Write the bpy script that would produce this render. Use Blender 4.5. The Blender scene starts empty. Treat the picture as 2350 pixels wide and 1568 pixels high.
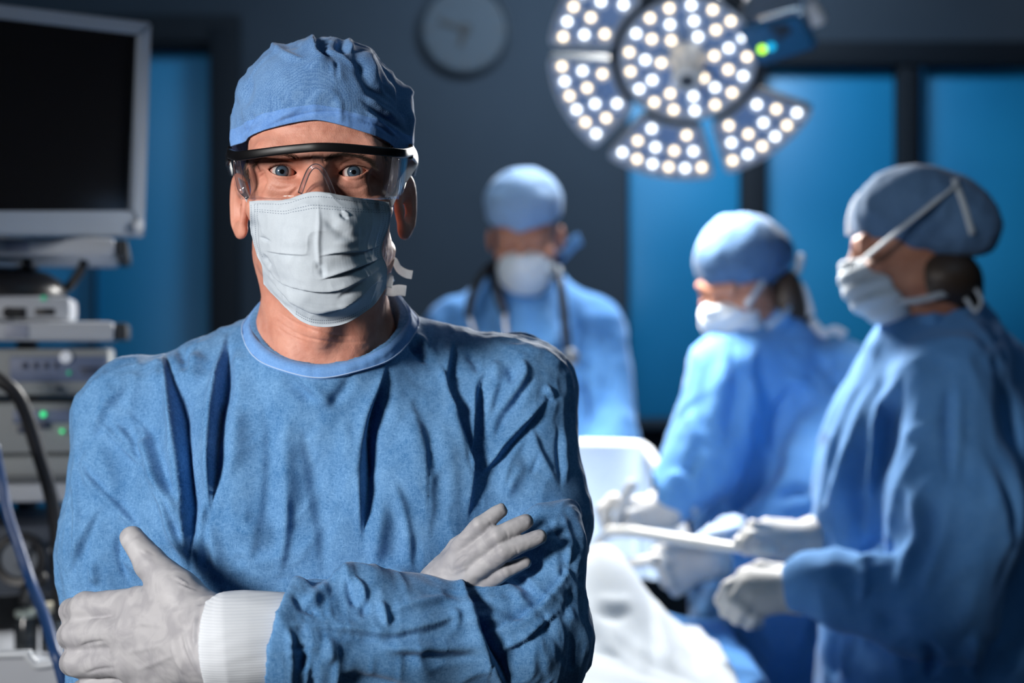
import bpy, bmesh, math, random
import numpy as np
from mathutils import Vector, Matrix

random.seed(7)
RNG = np.random.default_rng(7)
SC = bpy.context.scene
COL = SC.collection
F = 3600.0            # focal length in pixels of the 2350 px wide frame
CZ = 1.42             # camera height


def P(px, py, Y):
    """point of the room that lies at distance Y and is seen at pixel (px, py)"""
    return np.array([(px - 1175.0) * Y / F, Y, CZ - (py - 784.0) * Y / F])


# ------------------------------------------------------------------ camera, world, lights
cd = bpy.data.cameras.new('camera')
cam = bpy.data.objects.new('camera', cd)
COL.objects.link(cam)
cam.location = (0, 0, CZ)
cam.rotation_euler = (math.pi / 2, 0, 0)
cd.sensor_fit = 'HORIZONTAL'
cd.sensor_width = 36.0
cd.lens = 36.0 * F / 2350.0
cd.clip_start = 0.05
cd.dof.use_dof = True
cd.dof.focus_distance = 1.49
cd.dof.aperture_fstop = 2.9
SC.camera = cam

SC.view_settings.view_transform = 'Standard'
SC.view_settings.look = 'None'
SC.view_settings.exposure = 0.0
SC.view_settings.gamma = 1.0
SC.view_settings.use_curve_mapping = False
SC.cycles.use_denoising = True
SC.cycles.max_bounces = 8
SC.cycles.transparent_max_bounces = 16
SC.cycles.caustics_reflective = False
SC.cycles.caustics_refractive = False
SC.cycles.sample_clamp_indirect = 4.0

W = bpy.data.worlds.new('world')
SC.world = W
W.use_nodes = True
W.node_tree.nodes['Background'].inputs[0].default_value = (0.05, 0.10, 0.18, 1)
W.node_tree.nodes['Background'].inputs[1].default_value = 0.3


def light(name, kind, loc, aim, power, color, **kw):
    d = bpy.data.lights.new(name, kind)
    d.energy = power
    d.color = color
    for k, v in kw.items():
        setattr(d, k, v)
    o = bpy.data.objects.new(name, d)
    COL.objects.link(o)
    o.location = loc
    v = Vector(aim) - Vector(loc)
    o.rotation_euler = v.to_track_quat('-Z', 'Y').to_euler()
    return o


# photographer's softbox, up and to the left of the camera
light('softbox_light', 'AREA', (-1.60, -0.20, 1.88), (-0.2, 1.55, 1.36), 12.0, (1.0, 0.975, 0.95),
      shape='RECTANGLE', size=0.46, size_y=0.46, spread=math.radians(75))
# the surgical lamp's beam
light('surgical_lamp_beam', 'SPOT', (0.26, 3.12, 1.90), (0.18, 2.66, 1.0), 130, (1.0, 0.985, 0.95),
      spot_size=math.radians(150), spot_blend=0.75, shadow_soft_size=0.14)
# the second lamp head, higher up and out of the picture
light('second_lamp_beam', 'SPOT', (0.42, 4.10, 2.62), (0.22, 2.75, 1.0), 150, (1.0, 0.985, 0.96),
      spot_size=math.radians(75), spot_blend=0.5, shadow_soft_size=0.14)
# added blue fill lights under the ceiling, to brighten the doors
light('ceiling_fill_light', 'AREA', (0.38, 3.85, 2.80), (0.50, 4.9, 1.2), 34, (0.60, 0.80, 1.0),
      shape='RECTANGLE', size=0.9, size_y=0.4)
light('ceiling_fill_light', 'AREA', (-1.3, 3.2, 2.80), (-1.3, 4.9, 1.0), 7, (0.50, 0.76, 1.0),
      shape='RECTANGLE', size=0.9, size_y=0.4)

light('ceiling_fill_light', 'AREA', (1.1, 1.3, 2.80), (0.9, 1.8, 0.0), 3, (0.40, 0.72, 1.0),  # added blue fill from above to lift the nurse on the right
      shape='RECTANGLE', size=1.0, size_y=0.6)

# ------------------------------------------------------------------ scene helpers


def tag(o, label=None, cat=None, group=None, kind=None):
    if label:
        o['label'] = label
    if cat:
        o['category'] = cat
    if group:
        o['group'] = group
    if kind:
        o['kind'] = kind
    return o


def empty(name, loc, label=None, cat=None, group=None):
    o = bpy.data.objects.new(name, None)
    COL.objects.link(o)
    o.location = [float(c) for c in loc]
    o.empty_display_size = 0.05
    return tag(o, label, cat, group)


def wmat(o):
    """matrix of o in the room, without waiting for a depsgraph update"""
    m = o.matrix_basis.copy()
    if o.parent is not None:
        m = wmat(o.parent) @ o.matrix_parent_inverse @ m
    return m


def adopt(o, parent):
    if parent is not None:
        o.parent = parent
        o.matrix_parent_inverse = wmat(parent).inverted()
    return o


def link(name, me, mat, parent=None, kind=None, label=None):
    o = bpy.data.objects.new(name, me)
    COL.objects.link(o)
    if mat is not None and not me.materials:
        for m in (mat if isinstance(mat, (list, tuple)) else [mat]):
            me.materials.append(m)
    adopt(o, parent)
    if kind:
        o['kind'] = kind
    if label:
        o['label'] = label
    return o


def np_mesh(name, V, Q, smooth=True, uv=None):
    """mesh from numpy verts (n,3) and quads (m,4)"""
    V = np.ascontiguousarray(V, np.float32)
    Q = np.ascontiguousarray(Q, np.int32)
    me = bpy.data.meshes.new(name)
    n, k = Q.shape
    me.vertices.add(len(V))
    me.vertices.foreach_set('co', V.ravel())
    me.loops.add(n * k)
    me.loops.foreach_set('vertex_index', Q.ravel())
    me.polygons.add(n)
    me.polygons.foreach_set('loop_start', np.arange(0, n * k, k, dtype=np.int32))
    me.update(calc_edges=True)
    me.polygons.foreach_set('use_smooth', np.full(n, smooth, bool))
    if uv is not None:
        l = me.uv_layers.new(name='UVMap')
        l.data.foreach_set('uv', np.ascontiguousarray(uv[Q.ravel()], np.float32).ravel())
    return me


def bm_mesh(name, bm, smooth=False, angle=None):
    me = bpy.data.meshes.new(name)
    bmesh.ops.recalc_face_normals(bm, faces=bm.faces)
    bm.to_mesh(me)
    bm.free()
    if smooth:
        me.polygons.foreach_set('use_smooth', np.full(len(me.polygons), True, bool))
        if angle:
            me.set_sharp_from_angle(angle=math.radians(angle))
    return me


def bm_box(bm, c, s, bevel=0.0, seg=2, R=None):
    """box of full sizes s centred on c, edges bevelled"""
    r = bmesh.ops.create_cube(bm, size=1.0)
    vs = r['verts']
    for v in vs:
        v.co = Vector((v.co.x * s[0], v.co.y * s[1], v.co.z * s[2]))
    if bevel > 0:
        es = list({e for v in vs for e in v.link_edges})
        b = bmesh.ops.bevel(bm, geom=es, offset=bevel, segments=seg, affect='EDGES', profile=0.5)
        vs = list(set([v for v in vs if v.is_valid] + b['verts']))
    for v in vs:
        co = v.co if R is None else R @ v.co
        v.co = co + Vector(c)
    return vs


def box(name, c, s, mat, parent=None, bevel=0.0, seg=2, R=None, label=None, kind=None):
    bm = bmesh.new()
    bm_box(bm, [float(x) for x in c], [float(x) for x in s], bevel, seg, R)
    return link(name, bm_mesh(name, bm, bevel > 0, 40), mat, parent, kind, label)


def frame_from(axis):
    a = Vector(axis).normalized()
    u = a.orthogonal().normalized()
    return u, a.cross(u), a


def bm_cyl(bm, a, b, r1, r2=None, n=24, bevel=0.0):
    """closed cylinder or cone from a to b with softened rims"""
    r2 = r1 if r2 is None else r2
    a, b = Vector([float(x) for x in a]), Vector([float(x) for x in b])
    u, v, w = frame_from(b - a)
    L = (b - a).length
    bev = min(bevel, L * 0.45)
    prof = [(0.0, 0.0), (r1 - bev, 0.0), (r1, bev), (r2, L - bev), (r2 - bev, L), (0.0, L)] if bev > 0 else \
        [(0.0, 0.0), (r1, 0.0), (r2, L), (0.0, L)]
    bm_lathe(bm, prof, a, u, v, w, n)


def bm_lathe(bm, prof, o, u, v, w, n=32):
    rings = []
    for r, h in prof:
        if r <= 1e-7:
            rings.append([bm.verts.new(o + w * h)])
        else:
            rings.append([bm.verts.new(o + u * (r * math.cos(2 * math.pi * i / n)) + v * (r * math.sin(2 * math.pi * i / n)) + w * h) for i in range(n)])
    for A, B in zip(rings, rings[1:]):
        for i in range(n):
            j = (i + 1) % n
            if len(A) == 1 and len(B) == 1:
                continue
            if len(A) == 1:
                bm.faces.new((A[0], B[j], B[i]))
            elif len(B) == 1:
                bm.faces.new((A[i], A[j], B[0]))
            else:
                bm.faces.new((A[i], A[j], B[j], B[i]))


def cyl(name, a, b, r1, mat, parent=None, r2=None, n=24, bevel=0.0, label=None, kind=None):
    bm = bmesh.new()
    bm_cyl(bm, a, b, r1, r2, n, bevel)
    return link(name, bm_mesh(name, bm, True, 35), mat, parent, kind, label)


def smooth_path(pts, n=10):
    """Catmull-Rom through the points"""
    p = np.asarray(pts, float)
    if len(p) == 2:
        t = np.linspace(0, 1, n + 1)[:, None]
        return p[0] * (1 - t) + p[1] * t
    q = np.vstack([2 * p[0] - p[1], p, 2 * p[-1] - p[-2]])
    out = []
    for i in range(len(p) - 1):
        a, b, c, d = q[i:i + 4]
        for k in range(n):
            t = k / n
            out.append(0.5 * ((2 * b) + (-a + c) * t + (2 * a - 5 * b + 4 * c - d) * t * t + (-a + 3 * b - 3 * c + d) * t ** 3))
    out.append(p[-1])
    return np.array(out)


def tube_arrays(path, r, n=12, flat=None, up=(0, 0, 1)):
    """swept tube; r is a number or one per path point; flat = (a, b) for a ribbon of that half width and half thickness"""
    path = np.asarray(path, float)
    m = len(path)
    r = np.full(m, r) if np.isscalar(r) else np.interp(np.linspace(0, 1, m), np.linspace(0, 1, len(r)), r)
    T = np.gradient(path, axis=0)
    T /= np.linalg.norm(T, axis=1)[:, None] + 1e-12
    U = np.empty_like(T)
    u = np.asarray(up, float)
    for i in range(m):
        u = u - T[i] * (u @ T[i])
        if np.linalg.norm(u) < 1e-6:
            u = np.cross(T[i], (1, 0, 0))
        u = u / np.linalg.norm(u)
        U[i] = u
    Wv = np.cross(T, U)
    th = np.linspace(0, 2 * math.pi, n, endpoint=False)
    fa, fb = flat if flat else (1.0, 1.0)
    c, s = np.cos(th), np.sin(th)
    if flat:
        c, s = np.sign(c) * np.abs(c) ** 0.5, np.sign(s) * np.abs(s) ** 0.5
    V = path[:, None, :] + r[:, None, None] * (fa * c[None, :, None] * U[:, None, :] + fb * s[None, :, None] * Wv[:, None, :])
    V = V.reshape(-1, 3)
    Q = []
    for i in range(m - 1):
        for j in range(n):
            k = (j + 1) % n
            Q.append((i * n + j, i * n + k, (i + 1) * n + k, (i + 1) * n + j))
    # caps as degenerate fans around a centre vertex
    V = np.vstack([V, path[0], path[-1]])
    a, b = len(V) - 2, len(V) - 1
    for j in range(0, n, 2):
        k, l = (j + 1) % n, (j + 2) % n
        Q.append((a, l, k, j))
        Q.append((b, (m - 1) * n + j, (m - 1) * n + k, (m - 1) * n + l))
    return V, np.array(Q, np.int32)


def tube(name, path, r, mat, parent=None, n=12, flat=None, up=(0, 0, 1), label=None, kind=None):
    V, Q = tube_arrays(path, r, n, flat, up)
    return link(name, np_mesh(name, V, Q), mat, parent, kind, label)


# ------------------------------------------------------------------ sculpting with distance fields
def f32(a):
    return np.asarray(a, np.float32)


def smin(a, b, k):
    if k <= 0:
        return np.minimum(a, b)
    h = np.maximum(k - np.abs(a - b), 0) / k
    return np.minimum(a, b) - h * h * (k * 0.25)


def smax(a, b, k):
    return -smin(-a, -b, k)


def sph(p, c, r):
    d = p - f32(c)
    return np.sqrt(np.einsum('ij,ij->i', d, d)) - np.float32(r)


def ell(p, c, r, R=None):
    q = p - f32(c)
    if R is not None:
        q = q @ f32(R)
    q = q / f32(r)
    k0 = np.sqrt(np.einsum('ij,ij->i', q, q)) + 1e-9
    q = q / f32(r)
    k1 = np.sqrt(np.einsum('ij,ij->i', q, q)) + 1e-9
    return k0 * (k0 - 1) / k1


def rc(p, a, b, r1, r2):
    """capsule whose radius runs from r1 to r2"""
    a, b = f32(a), f32(b)
    ba = b - a
    pa = p - a
    t = np.clip(pa @ ba / max(float(ba @ ba), 1e-12), 0, 1)
    d = pa - t[:, None] * ba
    return np.sqrt(np.einsum('ij,ij->i', d, d)) - (np.float32(r1) + t * np.float32(r2 - r1))


def rcf(p, a, b, r1, r2, axis, squash):
    """like rc, but flattened along a direction: distances along it count squash times"""
    ax = f32(axis) / np.linalg.norm(axis)
    M = (np.eye(3) + (squash - 1) * np.outer(ax, ax)).astype(np.float32)
    return rc(p @ M, f32(a) @ M, f32(b) @ M, r1, r2) / np.float32(max(squash, 1.0))


def chain(p, pts, rad, k=0.004):
    d = None
    for i in range(len(pts) - 1):
        e = rc(p, pts[i], pts[i + 1], rad[i], rad[i + 1])
        d = e if d is None else smin(d, e, k)
    return d


def rotm(ax, deg):
    return np.array(Matrix.Rotation(math.radians(deg), 3, ax))


def sdf_grid(f, lo, hi, h, B=12):
    lo, hi = np.asarray(lo, float), np.asarray(hi, float)
    nb = np.ceil((hi - lo) / (h * B)).astype(int)
    ii = np.stack(np.meshgrid(*[np.arange(k) for k in nb], indexing='ij'), -1).reshape(-1, 3)
    cen = lo + (ii * B + (B - 1) / 2.0) * h
    fc = f(f32(cen))
    act = np.abs(fc) < B * h * 0.5 * 1.7321 * 1.35 + 2 * h
    V = np.empty((nb[0], B, nb[1], B, nb[2], B), np.float32)
    V[ii[:, 0], :, ii[:, 1], :, ii[:, 2], :] = fc[:, None, None, None]
    ia = ii[act]
    off = np.stack(np.meshgrid(*[np.arange(B)] * 3, indexing='ij'), -1).reshape(-1, 3)
    step = max(1, 300000 // (B ** 3))
    for s in range(0, len(ia), step):
        b = ia[s:s + step]
        pts = lo + ((b[:, None, :] * B + off[None]) * h)
        V[b[:, 0], :, b[:, 1], :, b[:, 2], :] = f(f32(pts.reshape(-1, 3))).reshape(len(b), B, B, B)
    return V.reshape(nb[0] * B, nb[1] * B, nb[2] * B)


def surface_nets(V, lo, h):
    ins = V < 0
    sx, sy, sz = (n - 1 for n in V.shape)
    c = np.zeros((sx, sy, sz), np.uint8)
    for a in (0, 1):
        for b in (0, 1):
            for d in (0, 1):
                c += ins[a:a + sx, b:b + sy, d:d + sz]
    cells = np.argwhere((c > 0) & (c < 8))
    cid = np.full((sx, sy, sz), -1, np.int32)
    cid[cells[:, 0], cells[:, 1], cells[:, 2]] = np.arange(len(cells))
    acc = np.zeros((len(cells), 3))
    cnt = np.zeros(len(cells))
    cor = [(a, b, d) for a in (0, 1) for b in (0, 1) for d in (0, 1)]
    for i, A in enumerate(cor):
        for Bc in cor[i + 1:]:
            if sum(abs(x - y) for x, y in zip(A, Bc)) != 1:
                continue
            va = V[cells[:, 0] + A[0], cells[:, 1] + A[1], cells[:, 2] + A[2]]
            vb = V[cells[:, 0] + Bc[0], cells[:, 1] + Bc[1], cells[:, 2] + Bc[2]]
            m = (va < 0) != (vb < 0)
            t = va[m] / (va[m] - vb[m])
            acc[m] += np.array(A) + t[:, None] * (np.array(Bc) - np.array(A))
            cnt[m] += 1
    verts = np.asarray(lo) + (cells + acc / cnt[:, None]) * h
    quads = []
    for ax in range(3):
        a, b = [(1, 2), (2, 0), (0, 1)][ax]
        s0 = [slice(1, None)] * 3
        s0[ax] = slice(0, -1)
        s1 = list(s0)
        s1[ax] = slice(1, None)
        i0, i1 = ins[tuple(s0)], ins[tuple(s1)]
        e = np.argwhere(i0 != i1)
        flip = i0[e[:, 0], e[:, 1], e[:, 2]]
        o = np.ones(3, int)
        o[ax] = 0
        e = e + o
        ok = np.all(e < np.array(cid.shape), axis=1)
        e, flip = e[ok], flip[ok]
        ea, eb = np.eye(3, dtype=int)[a], np.eye(3, dtype=int)[b]
        q = np.stack([cid[tuple((e - ea - eb).T)], cid[tuple((e - eb).T)], cid[tuple(e.T)], cid[tuple((e - ea).T)]], 1)
        q[~flip] = q[~flip][:, ::-1]
        quads.append(q)
    Q = np.vstack(quads)
    Q = Q[(Q >= 0).all(1)]
    return verts, Q.astype(np.int32)


def relax(V, Q, it=1, lam=0.5):
    e = np.vstack([Q[:, [0, 1]], Q[:, [1, 2]], Q[:, [2, 3]], Q[:, [3, 0]]])
    i, j = np.concatenate([e[:, 0], e[:, 1]]), np.concatenate([e[:, 1], e[:, 0]])
    n = np.bincount(i, minlength=len(V)).astype(float) + 1e-9
    for _ in range(it):
        A = np.stack([np.bincount(i, weights=V[j, k], minlength=len(V)) for k in range(3)], 1) / n[:, None]
        V = V + lam * (A - V)
    return V


def normals(V, Q):
    d1, d2 = V[Q[:, 2]] - V[Q[:, 0]], V[Q[:, 3]] - V[Q[:, 1]]
    fn = np.cross(d1, d2)
    N = np.stack([sum(np.bincount(Q[:, c], weights=fn[:, k], minlength=len(V)) for c in range(4)) for k in range(3)], 1)
    return N / (np.linalg.norm(N, axis=1)[:, None] + 1e-12)


def sculpt(f, lo, hi, h, it=1):
    V, Q = surface_nets(sdf_grid(f, lo, hi, h), lo, h)
    return (relax(V, Q, it), Q) if it else (V, Q)


def vnoise(p, seed=0):
    """smooth value noise in [-1, 1] on points (n,3)"""
    p = np.asarray(p, float)
    i = np.floor(p).astype(np.int64)
    f = p - i
    f = f * f * f * (f * (f * 6 - 15) + 10)
    out = np.zeros(len(p))
    for a in (0, 1):
        for b in (0, 1):
            for c in (0, 1):
                n = (i[:, 0] + a) * 374761393 + (i[:, 1] + b) * 668265263 + (i[:, 2] + c) * 1274126177 + seed * 974634777
                n = (n ^ (n >> 13)) * 1274126177 & 0xffffffff
                n = (n ^ (n >> 16)) & 0xffff
                w = (f[:, 0] if a else 1 - f[:, 0]) * (f[:, 1] if b else 1 - f[:, 1]) * (f[:, 2] if c else 1 - f[:, 2])
                out += w * (n / 32767.5 - 1)
    return out


def folds(uv, defs):
    """height of cloth folds at points uv: each fold is (kind, points, width, height). kinds: v valley, r ridge,
    s a lap that stands proud on its left (travelling along the points) and falls off sharply to its right, d a softer lap."""
    H = np.zeros(len(uv))
    for kind, pts, w, d in defs:
        path = smooth_path(pts, 6)
        R = 4.0 * w
        m = np.where((uv[:, 0] > path[:, 0].min() - R) & (uv[:, 0] < path[:, 0].max() + R) &
                     (uv[:, 1] > path[:, 1].min() - R) & (uv[:, 1] < path[:, 1].max() + R))[0]
        if not len(m):
            continue
        q = uv[m]
        best = np.full(len(m), 1e9)
        side = np.zeros(len(m))
        tt = np.zeros(len(m))
        L = np.concatenate([[0], np.cumsum(np.linalg.norm(np.diff(path, axis=0), axis=1))])
        for k in range(len(path) - 1):
            a, b = path[k], path[k + 1]
            ab = b - a
            l2 = ab @ ab + 1e-9
            t = np.clip(((q - a) @ ab) / l2, 0, 1)
            dd = q - a - t[:, None] * ab
            dist = np.hypot(dd[:, 0], dd[:, 1])
            s = ab[1] * (q[:, 0] - a[0]) - ab[0] * (q[:, 1] - a[1])
            u = dist < best
            best[u] = dist[u]
            side[u] = np.sign(s[u])
            tt[u] = ((L[k] + t * math.sqrt(l2)) / L[-1])[u]
        tap = np.clip(tt / 0.35, 0, 1) * np.clip((1 - tt) / 0.35, 0, 1)
        tap = tap * tap * (3 - 2 * tap)
        x = best / (w * (.45 + .55 * tap))
        if kind == 'v':
            g = -np.exp(-x * x)
        elif kind == 'r':
            g = np.exp(-x * x)
        elif kind == 'd':
            g = np.where(side > 0, 1 / (1 + 1.1 * x * x) ** 1.5, 1.45 * np.exp(-(x / .42) ** 2) - .45 * np.exp(-(x / 1.4) ** 2))
        else:
            g = np.where(side > 0, 1 / (1 + 1.3 * x * x) ** 1.5, 1.75 * np.clip(1 - x / 0.24, 0, 1) - 0.75 * np.exp(-(x / 1.25) ** 2))
        H[m] += d * tap * g
    return H


# ------------------------------------------------------------------ materials
def mat(name, color=(0.8, 0.8, 0.8), rough=0.5, metal=0.0, **kw):
    m = bpy.data.materials.new(name)
    m.use_nodes = True
    b = m.node_tree.nodes['Principled BSDF']
    b.inputs['Base Color'].default_value = (*color, 1)
    b.inputs['Roughness'].default_value = rough
    b.inputs['Metallic'].default_value = metal
    for k, v in kw.items():
        b.inputs[k.replace('_', ' ')].default_value = v
    return m


class NT:
    """short hand for wiring nodes"""

    def __init__(s, m):
        s.m, s.t = m, m.node_tree
        s.b = s.t.nodes.get('Principled BSDF')

    def n(s, kind, **kw):
        nd = s.t.nodes.new(kind)
        for k, v in kw.items():
            if hasattr(nd, k) and k not in ('inputs',):
                setattr(nd, k, v)
        return nd

    def l(s, a, b):
        s.t.links.new(a, b)

    def noise(s, vec, scale, detail=4, rough=0.55, dist=0.0):
        nd = s.n('ShaderNodeTexNoise')
        nd.inputs['Scale'].default_value = scale
        nd.inputs['Detail'].default_value = detail
        nd.inputs['Roughness'].default_value = rough
        nd.inputs['Distortion'].default_value = dist
        if vec is not None:
            s.l(vec, nd.inputs['Vector'])
        return nd

    def ramp(s, fac, stops):
        nd = s.n('ShaderNodeValToRGB')
        cr = nd.color_ramp
        while len(cr.elements) < len(stops):
            cr.elements.new(0.5)
        for e, (p, c) in zip(cr.elements, stops):
            e.position = p
            e.color = (*c, 1) if len(c) == 3 else c
        s.l(fac, nd.inputs['Fac'])
        return nd.outputs['Color']

    def math(s, op, a, b=None, c=None):
        nd = s.n('ShaderNodeMath', operation=op)
        for i, v in enumerate((a, b, c)):
            if v is None:
                continue
            if isinstance(v, (int, float)):
                nd.inputs[i].default_value = v
            else:
                s.l(v, nd.inputs[i])
        return nd.outputs[0]

    def mix(s, fac, a, b):
        nd = s.n('ShaderNodeMix', data_type='RGBA')
        for sock, v in ((nd.inputs[0], fac), (nd.inputs[6], a), (nd.inputs[7], b)):
            if isinstance(v, (int, float)):
                sock.default_value = v
            elif isinstance(v, (tuple, list)):
                sock.default_value = (*v, 1)
            else:
                s.l(v, sock)
        return nd.outputs[2]

    def bump(s, h, strength, dist=0.001):
        nd = s.n('ShaderNodeBump')
        nd.inputs['Strength'].default_value = strength
        nd.inputs['Distance'].default_value = dist
        s.l(h, nd.inputs['Height'])
        s.l(nd.outputs[0], s.b.inputs['Normal'])

    def coord(s, which='Object'):
        return s.n('ShaderNodeTexCoord').outputs[which]

    def mapping(s, vec, scale=(1, 1, 1), rot=(0, 0, 0)):
        nd = s.n('ShaderNodeMapping')
        nd.inputs['Scale'].default_value = scale
        nd.inputs['Rotation'].default_value = rot
        s.l(vec, nd.inputs['Vector'])
        return nd.outputs[0]


def fabric(name, c0, c1, scale=260.0, rough=0.85, sheen=0.15, bump=0.25, fine=1.0):
    """nonwoven cloth: short swirling fibres"""
    m = mat(name, c0, rough)
    t = NT(m)
    co = t.coord()
    w = t.noise(co, scale * 0.22, 3, 0.6, 0.0)
    wv = t.n('ShaderNodeVectorMath', operation='MULTIPLY_ADD')
    t.l(w.outputs['Color'], wv.inputs[0])
    wv.inputs[1].default_value = (2.6 / scale,) * 3
    t.l(co, wv.inputs[2])
    a1 = t.noise(t.mapping(wv.outputs[0], (3.2, 1, .75), (.2, 0, .5)), scale, 3, 0.65, 0.5)
    a2 = t.noise(t.mapping(wv.outputs[0], (.7, 1, 3.0), (.1, .4, .2)), scale, 3, 0.65, 0.5)
    a = t.math('MAXIMUM', a1.outputs[0], a2.outputs[0])
    b = t.noise(co, scale * 0.09, 3, 0.6, 0.6)
    s = t.math('ADD', t.math('MULTIPLY', a, 0.75), t.math('MULTIPLY', b.outputs[0], 0.30))
    t.l(t.ramp(s, [(0.42, c0), (0.72, c1)]), t.b.inputs['Base Color'])
    t.b.inputs['Sheen Weight'].default_value = sheen
    t.b.inputs['Sheen Roughness'].default_value = 0.4
    t.b.inputs['Specular IOR Level'].default_value = 0.25
    t.bump(a, bump, 0.0004)
    return m


M = {}
M['gown'] = fabric('gown_blue_nonwoven', (0.042, 0.155, 0.35), (0.18, 0.375, 0.65), 300)
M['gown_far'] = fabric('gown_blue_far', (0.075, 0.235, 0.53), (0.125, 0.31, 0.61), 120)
M['white_metal'] = mat('white_enamel', (0.55, 0.58, 0.62), 0.4)
M['grey_plastic'] = mat('grey_plastic', (0.27, 0.29, 0.31), 0.5)
M['dark_plastic'] = mat('dark_plastic', (0.012, 0.012, 0.014), 0.35)
M['black_rubber'] = mat('black_rubber', (0.008, 0.008, 0.01), 0.45)
M['steel'] = mat('brushed_steel', (0.62, 0.62, 0.62), 0.28, 1.0)
M['panel_blue'] = mat('panel_slate_blue', (0.10, 0.13, 0.22), 0.5)


def emit(name, color, strength):
    m = mat(name, (0.02, 0.02, 0.02), 0.4)
    b = m.node_tree.nodes['Principled BSDF']
    b.inputs['Emission Color'].default_value = (*color, 1)
    b.inputs['Emission Strength'].default_value = strength
    return m


M['led_green'] = emit('led_green', (0.05, 0.9, 0.3), 1.2)
M['led_dim_green'] = emit('led_dim_green', (0.02, 0.55, 0.30), 0.6)
M['led_blue'] = emit('led_blue', (0.15, 0.25, 1.0), 2.2)

# ------------------------------------------------------------------ materials of people


def skin(name, c0, c1, rough=0.50, bump=0.55, sss=0.10):
    m = mat(name, c0, rough)
    t = NT(m)
    co = t.coord()
    a = t.noise(co, 55, 4, 0.6, 0.3)
    t.l(t.ramp(a.outputs[0], [(0.35, c0), (0.65, c1)]), t.b.inputs['Base Color'])
    b = t.noise(co, 900, 3, 0.6)
    c = t.noise(co, 260, 3, 0.6, 1.0)
    t.bump(t.math('ADD', b.outputs[0], c.outputs[0]), bump, 0.0005)
    t.b.inputs['Subsurface Weight'].default_value = sss
    t.b.inputs['Specular IOR Level'].default_value = 0.4
    t.b.inputs['Subsurface Radius'].default_value = (0.009, 0.003, 0.0015)
    t.b.inputs['Subsurface Scale'].default_value = 0.5
    return m


M['skin'] = skin('skin_tanned', (0.56, 0.235, 0.165), (0.66, 0.315, 0.23))
M['skin_far'] = skin('skin_far', (0.42, 0.18, 0.115), (0.48, 0.22, 0.14), sss=0)
M['glove'] = mat('glove_white_latex', (0.6, 0.6, 0.6), 0.5)
_t = NT(M['glove'])
_a = _t.noise(_t.coord(), 45, 3, 0.5, 0.8)
_t.l(_t.ramp(_a.outputs[0], [(0.38, (0.35, 0.345, 0.37)), (0.60, (0.45, 0.445, 0.465))]), _t.b.inputs['Base Color'])
_t.bump(_t.noise(_t.coord(), 420, 3, 0.6).outputs[0], 0.12, 0.0005)
_t.b.inputs['Specular IOR Level'].default_value = 0.3
M['cuff'] = mat('cuff_white_knit', (0.70, 0.74, 0.80), 0.9)
M['paper'] = fabric('mask_paper', (0.48, 0.54, 0.60), (0.54, 0.60, 0.655), 420, 0.85, 0.1, 0.15)
M['ribbon'] = fabric('mask_ribbon', (0.42, 0.47, 0.53), (0.50, 0.55, 0.60), 420, 0.85, 0.1, 0.2)
M['ribbon'].node_tree.nodes['Principled BSDF'].inputs['Subsurface Weight'].default_value = 0.35
M['ribbon'].node_tree.nodes['Principled BSDF'].inputs['Subsurface Radius'].default_value = (.02, .02, .02)
M['ribbon'].node_tree.nodes['Principled BSDF'].inputs['Subsurface Scale'].default_value = 1.0
M['hair_brown'] = mat('hair_brown', (0.035, 0.022, 0.015), 0.5)
M['brow_hair'] = mat('brow_hair', (0.06, 0.035, 0.022), 0.55)
M['black_frame'] = mat('black_frame_plastic', (0.004, 0.004, 0.005), 0.38, Specular_IOR_Level=0.25)


def clear(name, tint=(0.97, 0.97, 0.98), ior=1.45, rough=0.02, blend=1.0, milk=0.0):
    """thin clear plastic sheet: lets light straight through, mirrors a little at grazing angles"""
    m = bpy.data.materials.new(name)
    m.use_nodes = True
    t = m.node_tree
    t.nodes.remove(t.nodes['Principled BSDF'])
    fr = t.nodes.new('ShaderNodeFresnel')
    fr.inputs['IOR'].default_value = ior
    tr = t.nodes.new('ShaderNodeBsdfTransparent')
    tr.inputs['Color'].default_value = (*tint, 1)
    gl = t.nodes.new('ShaderNodeBsdfGlossy')
    gl.inputs['Roughness'].default_value = rough
    mx = t.nodes.new('ShaderNodeMixShader')
    mu = t.nodes.new('ShaderNodeMath')
    mu.operation = 'MULTIPLY'
    mu.inputs[1].default_value = blend
    t.links.new(fr.outputs[0], mu.inputs[0])
    t.links.new(mu.outputs[0], mx.inputs[0])
    t.links.new(tr.outputs[0], mx.inputs[1])
    t.links.new(gl.outputs[0], mx.inputs[2])
    out = mx.outputs[0]
    if milk > 0:
        df = t.nodes.new('ShaderNodeBsdfTranslucent')
        df.inputs['Color'].default_value = (.85, .85, .92, 1)
        m2 = t.nodes.new('ShaderNodeMixShader')
        m2.inputs[0].default_value = milk
        t.links.new(out, m2.inputs[1])
        t.links.new(df.outputs[0], m2.inputs[2])
        out = m2.outputs[0]
    t.links.new(out, t.nodes['Material Output'].inputs[0])
    return m


M['lens'] = clear('goggle_lens', (0.99, 0.99, 0.99), blend=0.35)
M['clear_post'] = clear('goggle_clear_edge', (0.90, 0.90, 0.94), 1.5, 0.10, 1.3, 0.10)


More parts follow.
